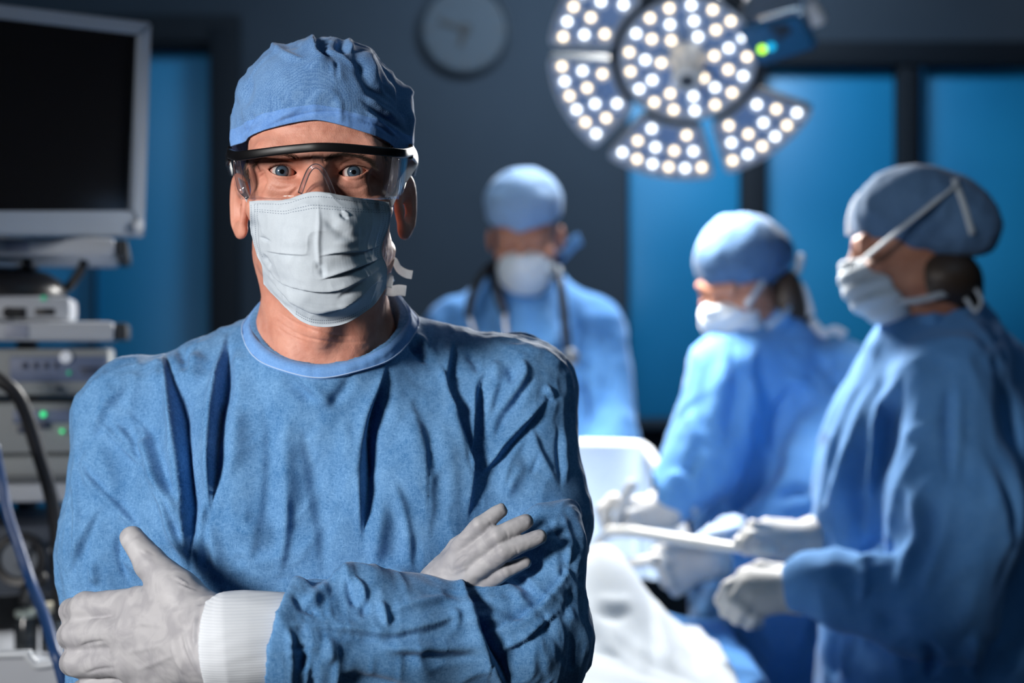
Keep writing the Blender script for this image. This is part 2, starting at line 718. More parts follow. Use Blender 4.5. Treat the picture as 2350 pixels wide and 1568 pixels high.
def iris_mat(name):
    """eyeball: white sclera, grey blue iris and black pupil around the +Y... axis of the eye (local -Y)"""
    m = mat(name, (0.75, 0.72, 0.70), 0.06)
    t = NT(m)
    co = t.coord()
    sx = t.n('ShaderNodeSeparateXYZ')
    t.l(co, sx.inputs[0])
    r = t.math('SQRT', t.math('ADD', t.math('POWER', sx.outputs[0], 2.0), t.math('POWER', sx.outputs[2], 2.0)))
    r = t.math('MULTIPLY', r, 100.0)          # metres to centimetres
    n = t.noise(co, 900, 2, 0.5)
    rr = t.math('ADD', r, t.math('MULTIPLY', t.math('SUBTRACT', n.outputs[0], 0.5), 0.03))
    colr = t.ramp(rr, [(0.0, (0.004, 0.004, 0.005)), (0.215, (0.004, 0.004, 0.005)), (0.24, (0.05, 0.075, 0.105)), (0.45, (0.085, 0.13, 0.18)),
                       (0.56, (0.035, 0.05, 0.07)), (0.625, (0.03, 0.04, 0.055)), (0.67, (0.46, 0.43, 0.42)), (0.85, (0.48, 0.42, 0.40)), (1.0, (0.45, 0.22, 0.19))])
    t.l(colr, t.b.inputs['Base Color'])
    return m


M['eye'] = iris_mat('eye_grey_blue')


def cap_mat(name, c0, c1, dots=True):
    m = mat(name, c0, 0.85)
    t = NT(m)
    co = t.coord()
    v = t.n('ShaderNodeTexVoronoi')
    v.inputs['Scale'].default_value = 620
    v.inputs['Randomness'].default_value = 0.35
    t.l(co, v.inputs['Vector'])
    a = t.noise(co, 30, 3, 0.5, 0.3)
    s = t.math('ADD', t.math('MULTIPLY', v.outputs['Distance'], 0.75), t.math('MULTIPLY', a.outputs[0], 0.45))
    t.l(t.ramp(s, [(0.36, c0), (0.72, c1)]), t.b.inputs['Base Color'])
    t.bump(v.outputs['Distance'], 0.3, 0.0006)
    t.b.inputs['Sheen Weight'].default_value = 0.15
    t.b.inputs['Specular IOR Level'].default_value = 0.25
    return m


M['cap'] = cap_mat('cap_blue_mesh', (0.060, 0.16, 0.37), (0.16, 0.31, 0.56))
M['cap_band'] = fabric('cap_blue_hem', (0.10, 0.24, 0.58), (0.20, 0.38, 0.72), 420)
M['cap_far'] = fabric('cap_far_blue', (0.09, 0.20, 0.40), (0.12, 0.25, 0.46), 150)

# ================================================================== the room
def plain(name, c, rough=0.8, var=0.06, scale=3.0):
    m = mat(name, c, rough)
    t = NT(m)
    n = t.noise(t.coord(), scale, 4, 0.6)
    t.l(t.ramp(n.outputs[0], [(0.3, tuple(x * (1 - var) for x in c)), (0.7, tuple(x * (1 + var) for x in c))]), t.b.inputs['Base Color'])
    t.bump(t.noise(t.coord(), 220, 3).outputs[0], 0.05, 0.001)
    return m


M['wall'] = plain('wall_grey_paint', (0.034, 0.045, 0.060), 0.8)
M['ceiling'] = plain('ceiling_paint', (0.20, 0.22, 0.25), 0.85)
M['floor'] = plain('floor_vinyl', (0.10, 0.14, 0.18), 0.35)
M['door'] = plain('door_blue_laminate', (0.012, 0.22, 0.43), 0.42, 0.03)
M['door_trim'] = plain('door_trim_dark', (0.009, 0.012, 0.017), 0.6)
for m_ in ('wall', 'door_trim'):
    M[m_].node_tree.nodes['Principled BSDF'].inputs['Specular IOR Level'].default_value = 0.15
WY = 4.80

XL, XR, YF, ZT = -2.6, 2.9, -2.4, 2.86
box('floor', ((XL + XR) / 2, (YF + WY) / 2, -0.05), (XR - XL + .2, WY - YF + .2, 0.1), M['floor'], kind='structure')
box('ceiling', ((XL + XR) / 2, (YF + WY) / 2, ZT + 0.05), (XR - XL + .2, WY - YF + .2, 0.1), M['ceiling'], kind='structure')
box('wall_left', (XL - 0.05, (YF + WY) / 2, ZT / 2), (0.1, WY - YF + .2, ZT), M['wall'], kind='structure')
box('wall_right', (XR + 0.05, (YF + WY) / 2, ZT / 2), (0.1, WY - YF + .2, ZT), M['wall'], kind='structure')
box('wall_front', ((XL + XR) / 2, YF - 0.05, ZT / 2), (XR - XL, 0.1, ZT), M['wall'], kind='structure')


def wx(px, Y=WY):
    return (px - 1175) * Y / F


def wz(py, Y=WY):
    return CZ - (py - 784) * Y / F


# back wall: plain piece between the two blue door openings, and the strips over and beside them
tops = wz(95)
x_l0, x_l1 = wx(-700), wx(500)        # left opening
x_r0, x_r1 = wx(1440), wx(2480)       # right opening
bm = bmesh.new()
bm_box(bm, ((XL + x_l0) / 2, WY + .05, ZT / 2), (x_l0 - XL, .1, ZT))
bm_box(bm, ((x_l1 + x_r0) / 2, WY + .05, ZT / 2), (x_r0 - x_l1, .1, ZT))
bm_box(bm, ((x_r1 + XR) / 2, WY + .05, ZT / 2), (XR - x_r1, .1, ZT))
for a_, b_ in ((x_l0, x_l1), (x_r0, x_r1)):
    bm_box(bm, ((a_ + b_) / 2, WY + .05, (tops + ZT) / 2), (b_ - a_, .1, ZT - tops))
link('wall_back', bm_mesh('wall_back', bm), M['wall'], kind='structure')


def door(name, x0, x1, ztop, panels, sill, header):
    root = empty(name, ((x0 + x1) / 2, WY, 0))
    root['kind'] = 'structure'
    for a_, b_ in panels:
        box('door_leaf', ((a_ + b_) / 2, WY + .075, (sill + ztop - header) / 2), (b_ - a_, .045, ztop - header - sill), M['door'], root, .004)
    box('header', ((x0 + x1) / 2, WY + .03, ztop - header / 2), (x1 - x0, .08, header), M['door_trim'], root, .004)
    for i in range(len(panels) - 1):
        a_, b_ = panels[i][1], panels[i + 1][0]
        box('mullion', ((a_ + b_) / 2, WY + .05, (ztop - header) / 2), (b_ - a_, .09, ztop - header), M['door_trim'], root, .004)
    return root


d1 = door('door_1', x_l0, x_l1, tops, [(x_l0 + .03, wx(212)), (wx(214), wx(484))], .02, wz(95) - wz(112))
box('jamb', ((wx(484) + wx(552)) / 2, WY - .006, tops / 2 + .02), (wx(552) - wx(484), .06, tops + .04), M['door_trim'], d1, .004)
box('seam_strip', (wx(213), WY + .05, tops / 2), (wx(216) - wx(210), .012, tops - .1), M['door'], d1, .002)
box('head_trim', ((x_l0 + wx(552)) / 2, WY - .006, (wz(38) + wz(100)) / 2), (wx(552) - x_l0, .05, wz(38) - wz(100)), M['door_trim'], d1, .004)
d2 = door('door_2', x_r0, x_r1, tops, [(wx(1446), wx(1702)), (wx(1762), wx(2062)), (wx(2120), x_r1 - .02)], wz(962), wz(95) - wz(150))
box('rail', ((x_r0 + x_r1) / 2, WY + .02, (wz(962) + wz(985)) / 2), (x_r1 - x_r0, .05, wz(962) - wz(985)), M['wall'], d2, .006)
box('kick_panel', ((x_r0 + x_r1) / 2, WY + .06, wz(985) / 2), (x_r1 - x_r0, .04, wz(985)), M['door_trim'], d2, .004)
box('edge_strip', (wx(2112), WY + .05, (wz(962) + tops) / 2), (wx(2122) - wx(2104), .09, tops - wz(962) - .09), mat('strip_blue', (0.03, 0.16, 0.33), .4), d2, .003)
box('baseboard_back', ((x_l1 + x_r0) / 2, WY - .008, .05), (x_r0 - x_l1, .016, .1), M['door_trim'], kind='structure')

# wall clock
clk = empty('wall_clock', (wx(1068), WY, wz(70)), 'round grey wall clock on the bare wall over the masked doctor', 'clock')
cc = np.array([wx(1068), WY, wz(70)])
R_ = 104 * WY / F
M['clock_face'] = mat('clock_face', (0.045, 0.060, 0.078), .7)
M['clock_mark'] = mat('clock_marks', (0.045, 0.05, 0.06), .6)
cyl('dial', cc, cc + (0, -.022, 0), R_ * .95, M['clock_face'], clk, n=64, bevel=.002)
bm = bmesh.new()
ring = [(R_ * .90, -.0), (R_ * .90, .026), (R_ * .94, .032), (R_ * .99, .028), (R_, 0.0)]
bm_lathe(bm, [(r, h) for r, h in ring], Vector(cc), Vector((1, 0, 0)), Vector((0, 0, 1)), Vector((0, -1, 0)), 64)
link('rim', bm_mesh('rim', bm, True, 50), mat('clock_rim', (0.030, 0.040, 0.052), .5), clk)
for i in range(12):
    a_ = math.radians(30 * i)
    dv = np.array([math.sin(a_), 0, math.cos(a_)])
    c_ = cc + dv * R_ * .78 + (0, -.0232, 0)
    box('hour_mark', c_, (.011, .002, .034 if i % 3 == 0 else .022), M['clock_mark'], clk, R=Matrix.Rotation(a_, 3, 'Y'))
for ang, L_, w_ in ((196, .40, .018), (287, .62, .014)):
    a_ = math.radians(ang)
    dv = np.array([math.sin(a_), 0, math.cos(a_)])
    box('hand', cc + dv * R_ * L_ * .42 + (0, -.026, 0), (w_, .003, R_ * L_ * 1.1), M['black_rubber'], clk, R=Matrix.Rotation(a_, 3, 'Y'))
cyl('hub', cc + (0, -.023, 0), cc + (0, -.032, 0), .018, M['black_rubber'], clk, bevel=.003)

# ================================================================== surgical lamp
LC = P(1578, 138, 3.42)                        # middle of the light head
Ln = Vector((-.10, -.80, -.62)).normalized()      # the way it faces
Lu = Vector((1, 0, 0)) - Ln * Ln.x
Lu.normalize()                                   # to the right in its plane
Lv = Ln.cross(Lu)
if Lv.z < 0:
    Lv = -Lv                                     # upwards in its plane
LAMP = empty('surgical_lamp', LC, 'large round surgical lamp of lit LED segments hanging over the operating table', 'lamp')
M['lamp_shell'] = mat('lamp_shell_grey', (0.42, 0.46, 0.52), .4)
M['lamp_face'] = plain('lamp_face_blue_grey', (0.20, 0.31, 0.52), .35, .05)
M['lamp_dark'] = mat('lamp_dark', (0.03, 0.035, 0.045), .6, Specular_IOR_Level=0.2)
M['led_cool'] = emit('led_cool_white', (0.90, 0.95, 1.0), 5.0)
M['led_warm'] = emit('led_warm_white', (1.0, 0.80, 0.55), 5.0)
M['led_cup'] = mat('led_cup', (0.55, 0.60, 0.70), .25)


def lp(x, y, h=0.0):
    return Vector(LC) + Lu * x + Lv * y + Ln * h


def petal_mesh(name, outline, depth, rimw, parent, m_face, m_rim):
    """a flat shell: outline in the lamp's plane, thick to the back, with a raised rim"""
    bm = bmesh.new()
    o = np.array(outline)
    c = o.mean(0)
    front = [bm.verts.new(lp(x, y, 0)) for x, y in o]
    ins = c + (o - c) * (1 - rimw)
    inn = [bm.verts.new(lp(x, y, 0.0)) for x, y in ins]
    ins2 = c + (o - c) * (1 - rimw * 1.35)
    low = [bm.verts.new(lp(x, y, -.006)) for x, y in ins2]
    sh = c + (o - c) * .985
    mid = [bm.verts.new(lp(x, y, -depth * .55)) for x, y in o]
    bk = [bm.verts.new(lp(x, y, -depth)) for x, y in c + (o - c) * .88]
    n = len(o)
    for A, B in ((front, inn), (inn, low), (mid, front), (bk, mid)):
        for i in range(n):
            j = (i + 1) % n
            bm.faces.new((A[i], A[j], B[j], B[i]))
    f = bm.faces.new(low)
    g = bm.faces.new(list(reversed(bk)))
    me = bm_mesh(name, bm, True, 30)
    me.materials.append(m_rim)
    me.materials.append(m_face)
    me.materials.append(M['lamp_dark'])
    mi = [0] * len(me.polygons)
    for p in me.polygons:
        if p.normal.dot(Ln) < .3:
            mi[p.index] = 2  # sides and back coloured dark, so the gaps between modules look shaded
        if len(p.vertices) == n and (lp(0, 0, 0) - p.center).dot(Ln) < .012:
            mi[p.index] = 1
    me.polygons.foreach_set('material_index', mi)
    return link(name, me, None, parent)


# the LED: a lens bead in a shallow reflector cup, made once and shared
def led_mesh(m):
    bm = bmesh.new()
    bm_lathe(bm, [(0.0, .0085), (.0032, .0078), (.0056, .0062), (.0070, .0036), (.0072, 0.0)], Vector((0, 0, 0)), Vector((1, 0, 0)), Vector((0, 1, 0)), Vector((0, 0, 1)), 18)
    nb_ = len(bm.faces)
    bm_lathe(bm, [(.0072, .0012), (.0145, .0020), (.0160, .0055), (.0172, .0053), (.0174, -.002)], Vector((0, 0, 0)), Vector((1, 0, 0)), Vector((0, 1, 0)), Vector((0, 0, 1)), 18)
    me = bm_mesh('led', bm, True, 40)
    me.materials.append(m)
    me.materials.append(M['led_cup'])
    me.polygons.foreach_set('material_index', [0] * nb_ + [1] * (len(me.polygons) - nb_))
    return me


LED = (led_mesh(M['led_cool']), led_mesh(M['led_warm']))
LROT = Matrix((Lu, Ln.cross(Lu), Ln)).transposed().to_quaternion()
led_count = 0


def put_led(x, y, parent, warm):
    o = bpy.data.objects.new('led', LED[1 if warm else 0])
    COL.objects.link(o)
    o.location = lp(x, y, -.006)
    o.rotation_mode = 'QUATERNION'
    o.rotation_quaternion = LROT
    adopt(o, parent)


def plane_xy(px, py):
    """pixel -> coordinates in the lamp's plane"""
    d = Vector(P(px, py, 1.0)) - Vector((0, 0, CZ))
    t = (Vector(LC) - Vector((0, 0, CZ))).dot(Ln) / d.dot(Ln)
    q = Vector((0, 0, CZ)) + d * t - Vector(LC)
    return q.dot(Lu), q.dot(Lv)


RC, RO = .150, .305
# central disc
cen = petal_mesh('light_module', [(RC * math.cos(a_), RC * math.sin(a_)) for a_ in np.linspace(0, 2 * math.pi, 48, endpoint=False)], .05, .07, LAMP, M['lamp_face'], M['lamp_shell'])
k_ = 0
for r_, n_, o_ in ((.128, 17, .1), (.092, 11, .35), (.058, 6, .2)):
    for i in range(n_):
        a_ = o_ + 2 * math.pi * i / n_
        put_led(r_ * math.cos(a_), r_ * math.sin(a_), cen, k_ % 2 == (i // 3) % 2)
        k_ += 1
# middle grip
bm = bmesh.new()
bm_lathe(bm, [(.042, -.004), (.040, .008), (.034, .020), (.030, .050), (.031, .085), (.027, .096), (.016, .100), (.015, .094), (0, .092)], lp(0, 0, -.004), Lu, Lv, Ln, 36)
grip = link('handle', bm_mesh('handle', bm, True, 50), mat('grip_white', (0.82, 0.82, 0.80), .35), LAMP, label='pale sterile grip in the middle of the lamp')
cyl('grip_end', lp(0, 0, .088), lp(0, 0, .0965), .0165, M['black_rubber'], grip, n=28, bevel=.002)
for i in range(8):
    a_ = 2 * math.pi * i / 8
    cyl('rib', lp(.031 * math.cos(a_), .031 * math.sin(a_), .025), lp(.031 * math.cos(a_), .031 * math.sin(a_), .080), .0028, M['white_metal'], grip, n=8, bevel=.001)
# petals: six places round the disc, one left out for the arm and the control panel
half = math.radians(54 / 2 - 2.6)
for i, deg in enumerate((98, 152, 206, 261, 315)):
    mid_ = math.radians(deg)
    out = [(RO * math.cos(t_), RO * math.sin(t_)) for t_ in np.linspace(mid_ - half, mid_ + half, 16)]
    h2 = half * .93
    inn = [(.166 * math.cos(t_), .166 * math.sin(t_)) for t_ in np.linspace(mid_ + h2, mid_ - h2, 12)]
    # rounded corners
    o_ = out + inn
    o2 = []
    for j in range(len(o_)):
        a0, a1, a2 = np.array(o_[j - 1]), np.array(o_[j]), np.array(o_[(j + 1) % len(o_)])
        if j in (0, 15, 16, 27):
            o2.append(tuple(a1 + (a0 - a1) * min(1, .014 / np.linalg.norm(a0 - a1))))
            o2.append(tuple(a1 * .5 + .25 * (a1 + (a0 - a1) * min(1, .014 / np.linalg.norm(a0 - a1)) + a1 + (a2 - a1) * min(1, .014 / np.linalg.norm(a2 - a1)))))
            o2.append(tuple(a1 + (a2 - a1) * min(1, .014 / np.linalg.norm(a2 - a1))))
        else:
            o2.append(tuple(a1))
    pt = petal_mesh('light_module', o2, .045, .10, LAMP, M['lamp_face'], M['lamp_shell'])
    k_ = i
    for r_, n_, sp in ((.276, 6, .80), (.232, 4, .66), (.190, 2, .50)):
        for j in range(n_):
            a_ = mid_ + half * sp * (2 * j / (n_ - 1) - 1)
            put_led(r_ * math.cos(a_), r_ * math.sin(a_), pt, (k_ + j) % 2 == 0)
        k_ += 1
# frame behind the modules
bm = bmesh.new()
bm_lathe(bm, [(.150, -.035), (.168, -.030), (.168, -.050), (.150, -.055), (.150, -.035)], lp(0, 0), Lu, Lv, Ln, 48)
link('ring_frame', bm_mesh('ring_frame', bm, True, 40), M['lamp_dark'], LAMP)
# control panel and arm
pc = [plane_xy(*q) for q in ((1690, 62), (1835, 26), (1878, 108), (1740, 152))]
pc = [(x, y) for x, y in pc]
bm = bmesh.new()
f0 = [bm.verts.new(lp(x, y, .010)) for x, y in pc]
f1 = [bm.verts.new(lp(x, y, -.045)) for x, y in pc]
for i in range(4):
    bm.faces.new((f0[i], f0[(i + 1) % 4], f1[(i + 1) % 4], f1[i]))
bm.faces.new(f0)
bm.faces.new(f1[::-1])
bmesh.ops.bevel(bm, geom=list(bm.edges), offset=.008, segments=3, affect='EDGES')
M['panel_teal'] = mat('panel_teal', (0.004, 0.085, 0.20), .3)
pan = link('control_panel', bm_mesh('control_panel', bm, True, 40), M['panel_teal'], LAMP, label='blue control panel beside the lamp')
for px_, py_, m_, r_ in ((1749, 108, emit('lamp_led_lime', (0.45, 1.0, 0.02), 3.0), .0085), (1769, 102, emit('lamp_led_cyan', (0.0, 0.55, 1.0), 1.3), .0085)):
    x, y = plane_xy(px_, py_)
    cyl('indicator', lp(x, y, .009), lp(x, y, .013), r_, m_, pan, n=18, bevel=.001)
for px_, py_ in ((1776, 62), (1795, 58), (1790, 78), (1806, 66)):
    x, y = plane_xy(px_, py_)
    cyl('key', lp(x, y, .009), lp(x, y, .012), .009, M['lamp_dark'], pan, n=16, bevel=.001)
edge_ = [plane_xy(*q) for q in ((1690, 55), (1835, 15), (1850, -60), (1720, -10))]
bm = bmesh.new()
f0 = [bm.verts.new(lp(x, y, .004)) for x, y in edge_]
f1 = [bm.verts.new(lp(x, y, -.05)) for x, y in edge_]
for i in range(4):
    bm.faces.new((f0[i], f0[(i + 1) % 4], f1[(i + 1) % 4], f1[i]))
bm.faces.new(f0)
bm.faces.new(f1[::-1])
bmesh.ops.bevel(bm, geom=list(bm.edges), offset=.007, segments=3, affect='EDGES')
link('arm_housing', bm_mesh('arm_housing', bm, True, 40), mat('arm_grey', (0.06, 0.075, 0.095), .45), LAMP)
A0 = P(1884, 62, 3.40)
tube('side_handle', smooth_path([P(1882, 58, 3.36), P(1874, 36, 3.36), P(1850, -6, 3.38), P(1826, -40, 3.42)], 8), [.020, .018, .014, .013], mat('handle_pale', (0.50, 0.55, 0.62), .4), LAMP, 16)
tube('support_arm', [P(1800, -40, 3.48), P(1830, -120, 3.55), P(1860, -230, 3.60), np.array([wx(1880, 3.62), 3.62, ZT])], .028, M['lamp_shell'], LAMP, 18)
tube('hub_arm', [lp(0, 0, -.05), lp(.05, .06, -.10), P(1720, -10, 3.55), P(1810, -50, 3.50)], .030, M['lamp_shell'], LAMP, 18)

# ================================================================== equipment tower on the left
TY = 2.42


PHI = math.radians(13)                         # the tower is turned towards the camera
TN, TU = np.array([math.sin(PHI), -math.cos(PHI), 0]), np.array([math.cos(PHI), math.sin(PHI), 0])
TP = P(264, 784, TY)
TR_ = Matrix.Rotation(PHI, 3, 'Z')


def PT(px, py, off=0.0):
    """point seen at the pixel on the tower's front plane, or off metres behind it"""
    p0 = TP - TN * off
    d = np.array([(px - 1175) / F, 1.0, 0])
    t = (p0[0] * TN[0] + p0[1] * TN[1]) / (d @ TN)
    return P(px, py, t)


def pbox(name, x0, y0, x1, y1, off, depth, m, parent=None, bevel=.004, R=None, label=None):
    """box whose front face fills the pixel rectangle on the tower's front plane and that runs back from there"""
    a_, b_ = PT(x0, y0, off), PT(x1, y1, off)
    yc = (a_[1] + b_[1]) / 2
    ctr = (a_ + b_) / 2 - TN * depth / 2
    zc, hz_ = CZ - ((y0 + y1) / 2 - 784) * b_[1] / F, (y1 - y0) * b_[1] / F
    w_ = float(np.linalg.norm((b_ - a_)[:2]))
    return box(name, (ctr[0], ctr[1], zc), (w_, depth, hz_), m, parent, bevel, R=TR_, label=label)


M['cart_metal'] = plain('cart_pale_metal', (0.40, 0.42, 0.46), .45, .03)
M['end_cap'] = mat('end_cap_charcoal', (0.030, 0.034, 0.040), .7, Specular_IOR_Level=0.2)
M['device_grey'] = plain('device_warm_grey', (0.25, 0.265, 0.27), .5, .04)
M['screen'] = mat('screen_black_glass', (0.006, 0.006, 0.007), .12)
M['bezel'] = plain('bezel_blue_grey', (0.20, 0.24, 0.30), .4, .03)

# cart: posts, four shelves with dark end caps, base and castors
base = P(-40, 784, TY)
CART = empty('equipment_cart', (base[0], TY + .2, 0), 'pale equipment cart with shelves and dark end caps, left of the surgeon', 'cart')
for x_, y0_, y1_ in ((62, 545, 2000), (-330, 545, 2000)):
    a_ = PT(x_, 560, .36)
    cyl('post', (a_[0], a_[1], .10), (a_[0], a_[1], PT(0, 560)[2]), .018, M['end_cap'], CART, n=16)
for i, (y0_, y1_, x1_, cap1) in enumerate(((546, 588, 264, 306), (738, 784, 262, 306), (1106, 1150, 262, 304), (1530, 1575, 262, 300))):
    sh_ = pbox('shelf', -420, y0_, x1_, y1_, 0.0, .40, M['cart_metal'], CART, .008)
    e0_ = PT(x1_, (y0_ + y1_) / 2)
    ec_ = e0_ - TN * .205 + TU * .009
    box('end_cap', (ec_[0], ec_[1], e0_[2]), (.020, .39, (y1_ - y0_ - 6) * e0_[1] / F), M['end_cap'], sh_, .005, R=TR_)
    if i < 2:
        pbox('name_plate', 10, y0_ + 6, 66, y1_ - 8, -.002, .004, mat('name_plate', (0.24, 0.26, 0.33), .5), sh_, .001)
for x_ in (-420, 262):
    a0_ = PT(x_ - (30 if x_ > 0 else -30), 784)
    for off_ in (.05, .36):
        a_ = a0_ - TN * off_
        yy = a_[1]
        w_ = cyl('castor', (a_[0] - .012, yy, .05), (a_[0] + .012, yy, .05), .05, M['black_rubber'], CART, n=24, bevel=.006)
        cyl('castor_stem', (a_[0], yy, .09), (a_[0], yy, .13), .012, M['steel'], CART, n=12)
pbox('base_tray', -420, 2085, 262, 2150, 0.0, .40, M['end_cap'], CART, .01)

# monitor: turned so that its right side runs away from the camera
def mp(px, py, Y):
    return Vector(P(px, py, Y))


Yr, Yl = 2.52, 2.10
tr, br = mp(346, 52, Yr), mp(330, 545, Yr)
slope_t = (10 - 52) / 346.0
tl = mp(-330, 52 + 346 * slope_t - 40 * 1.0, Yl)
bl = mp(-330, 536, Yl)
MON = empty('monitor', (tr + bl) / 2, 'wide black monitor with a grey bezel over the equipment shelves', 'monitor')
nrm = (tl - tr).cross(br - tr).normalized()
if nrm.y > 0:
    nrm = -nrm


def quad_slab(name, q, front, depth, m, parent, bevel=.006):
    bm = bmesh.new()
    f0 = [bm.verts.new(p + nrm * front) for p in q]
    f1 = [bm.verts.new(p + nrm * (front - depth)) for p in q]
    for i in range(4):
        bm.faces.new((f0[i], f0[(i + 1) % 4], f1[(i + 1) % 4], f1[i]))
    bm.faces.new(f0)
    bm.faces.new(f1[::-1])
    if bevel:
        bmesh.ops.bevel(bm, geom=list(bm.edges), offset=bevel, segments=3, affect='EDGES')
    return link(name, bm_mesh(name, bm, True, 40), m, parent)


def on_mon(px, py):
    d = Vector(P(px, py, 1.0)) - Vector((0, 0, CZ))
    o = Vector((0, 0, CZ))
    return o + d * ((tr - o).dot(nrm) / d.dot(nrm))


bl = on_mon(-330, 536)
in_tr, in_br = on_mon(318, 80), on_mon(300, 484)
in_tl, in_bl = on_mon(-290, 8), on_mon(-290, 484)
quad_slab('housing', [tl, tr, br, bl], -.008, .045, M['bezel'], MON, .008)
for q in ([tl, tr, in_tr, in_tl], [tr, br, in_br, in_tr], [br, bl, in_bl, in_br], [bl, tl, in_tl, in_bl]):
    quad_slab('bezel', q, .004, .016, M['bezel'], MON, .003)
quad_slab('screen', [in_tl, in_tr, in_br, in_bl], -.0045, .003, M['screen'], MON, 0)
cyl('stand', PT(-60, 540, .12), PT(-60, 544, .12), .05, M['end_cap'], MON, n=24)
cyl('corner_button', on_mon(311, 519) + nrm * .003, on_mon(311, 519) + nrm * .010, .010, M['cart_metal'], MON, n=20, bevel=.002)

# black domed camera unit on the second shelf
DOM = empty('camera_console', PT(40, 738, .1), 'white console with black domed top and two dark slots on the second shelf', 'console')
pbox('base', -160, 680, 163, 738, .03, .22, M['cart_metal'], DOM, .010)
bm = bmesh.new()
c_ = PT(-12, 683, .14)
bm_lathe(bm, [(.112, 0), (.113, .010), (.104, .026), (.082, .040), (.05, .047), (0, .049)], Vector(c_), Vector((1, 0, 0)), Vector((0, .85, 0)), Vector((0, 0, 1)), 48)
link('dome', bm_mesh('dome', bm, True, 60), M['dark_plastic'], DOM, label='black domed lid')
s1 = pbox('slot', 10, 706, 60, 730, .028, .004, M['black_rubber'], DOM, .0015)
pbox('slot', 80, 708, 126, 724, .028, .004, M['black_rubber'], DOM, .0015)
cyl('port', PT(20, 718, .026), PT(20, 718, .03), .009, M['black_rubber'], DOM, n=20)
cyl('power_light', PT(-2, 655, .052), PT(-2, 655, .06), .0085, M['led_blue'], DOM, n=20, bevel=.002)
cyl('status_light', PT(100, 684, .028), PT(100, 684, .034), .004, M['led_dim_green'], DOM, n=12)
tag(tube('bracket_cable', smooth_path([PT(62, 597, .10), PT(62, 605, .11), PT(64, 622, .13)], 6), .008, M['black_rubber']), 'short black cable hanging from the top shelf into the domed console', 'cable')
tag(tube('bracket_cable', smooth_path([PT(194, 598, .12), PT(186, 620, .12), PT(160, 655, .13), PT(143, 668, .15)], 6), .0075, M['black_rubber']), 'curved dark cable from the top shelf to the right side of the domed console', 'cable')


# two stacked grey devices
def device(x0, y0, x1, y1, skew, label, details):
    d = empty('medical_device', PT((x0 + x1) / 2, y1, .1), label, 'device', 'grey devices stacked on the third shelf')
    pbox('body', x0, y0, x1, y1, .02, .30, M['device_grey'], d, .008)
    pbox('front_panel', x0 + skew, y0 + 18, x1 - 8, y1 - (32 if y1 < 950 else 70), .016, .006, M['panel_blue'], d, .002)
    for nm, ax, ay, bx, by, m_ in details:
        if nm in ('button', 'indicator', 'knob', 'socket'):
            a_, b_ = PT(ax, ay, .017), PT(ax, ay, (.000 if nm == 'knob' else .010))
            cyl(nm, a_, b_, bx * TY / F, m_, d, n=20, bevel=.001)
        else:
            pbox(nm, ax, ay, bx, by, .012, .006, m_, d, .001)
    return d


wht = mat('button_white', (0.85, 0.88, 0.95), .4)
dk = mat('slot_dark_blue', (0.03, 0.04, 0.075), .5)
device(-300, 800, 252, 908, 322, 'upper grey device with a round white button and a green light on its panel',
       [('button', 151, 820, 14, 0, wht), ('indicator', 158, 856, 4.5, 0, M['led_dim_green']), ('slot', 183, 842, 230, 850, dk), ('slot', 188, 853, 224, 860, dk),
        ('socket', 136, 893, 7, 0, dk), ('socket', 226, 888, 9, 0, dk), ('key', 50, 832, 62, 846, dk), ('key', 76, 832, 86, 846, dk), ('key', 100, 832, 110, 846, dk), ('key', 124, 832, 132, 846, dk)])
device(-300, 922, 242, 1040, 330, 'lower grey device with two green lights on its panel',
       [('indicator', 99, 951, 6.5, 0, M['led_green']), ('indicator', 142, 990, 4.5, 0, M['led_green']), ('socket', 170, 986, 7, 0, dk), ('key', 88, 966, 112, 984, dk), ('key', 40, 975, 62, 994, dk)])
pr = empty('printer_box', PT(40, 1105, .1), 'plain pale grey box under the two grey devices', 'device')
pbox('body', -300, 1042, 250, 1104, .015, .30, M['device_grey'], pr, .012)
pbox('lower_lip', -300, 1090, 250, 1104, .008, .02, mat('lip_dark', (0.10, 0.11, 0.12), .5), pr, .003)

# suction unit with a round dial under the third shelf
SU = empty('suction_unit', PT(40, 1360, .1), 'dark grey unit with a big round dial below the third shelf', 'device')
M['unit_grey'] = plain('unit_dark_grey', (0.055, 0.065, 0.085), .5, .05)
pbox('body', -300, 1205, 135, 1365, .04, .28, M['unit_grey'], SU, .008)
a_ = PT(48, 1282, .04)
bm = bmesh.new()
bm_lathe(bm, [(.030, 0), (.031, .012), (.040, .014), (.041, 0)], Vector(a_), Vector((1, 0, 0)), Vector((0, 0, 1)), Vector((0, -1, 0)), 40)
link('dial_ring', bm_mesh('dial_ring', bm, True, 40), M['black_rubber'], SU)
cyl('dial', a_ + (0, 0, 0), a_ + (0, -.008, 0), .029, mat('dial_face', (0.12, 0.14, 0.17), .4), SU, n=36, bevel=.002)
cyl('knob', PT(90, 1330, .04), PT(90, 1330, .015), .013, M['black_rubber'], SU, n=20, bevel=.003)
cyl('knob', PT(122, 1262, .04), PT(122, 1262, .03), .007, M['cart_metal'], SU, n=16, bevel=.002)
bp_ = PT(-80, 784, .385)
box('backing_panel', (bp_[0], bp_[1], .62), (.46, .01, 1.00), M['end_cap'], CART, .002, R=TR_)
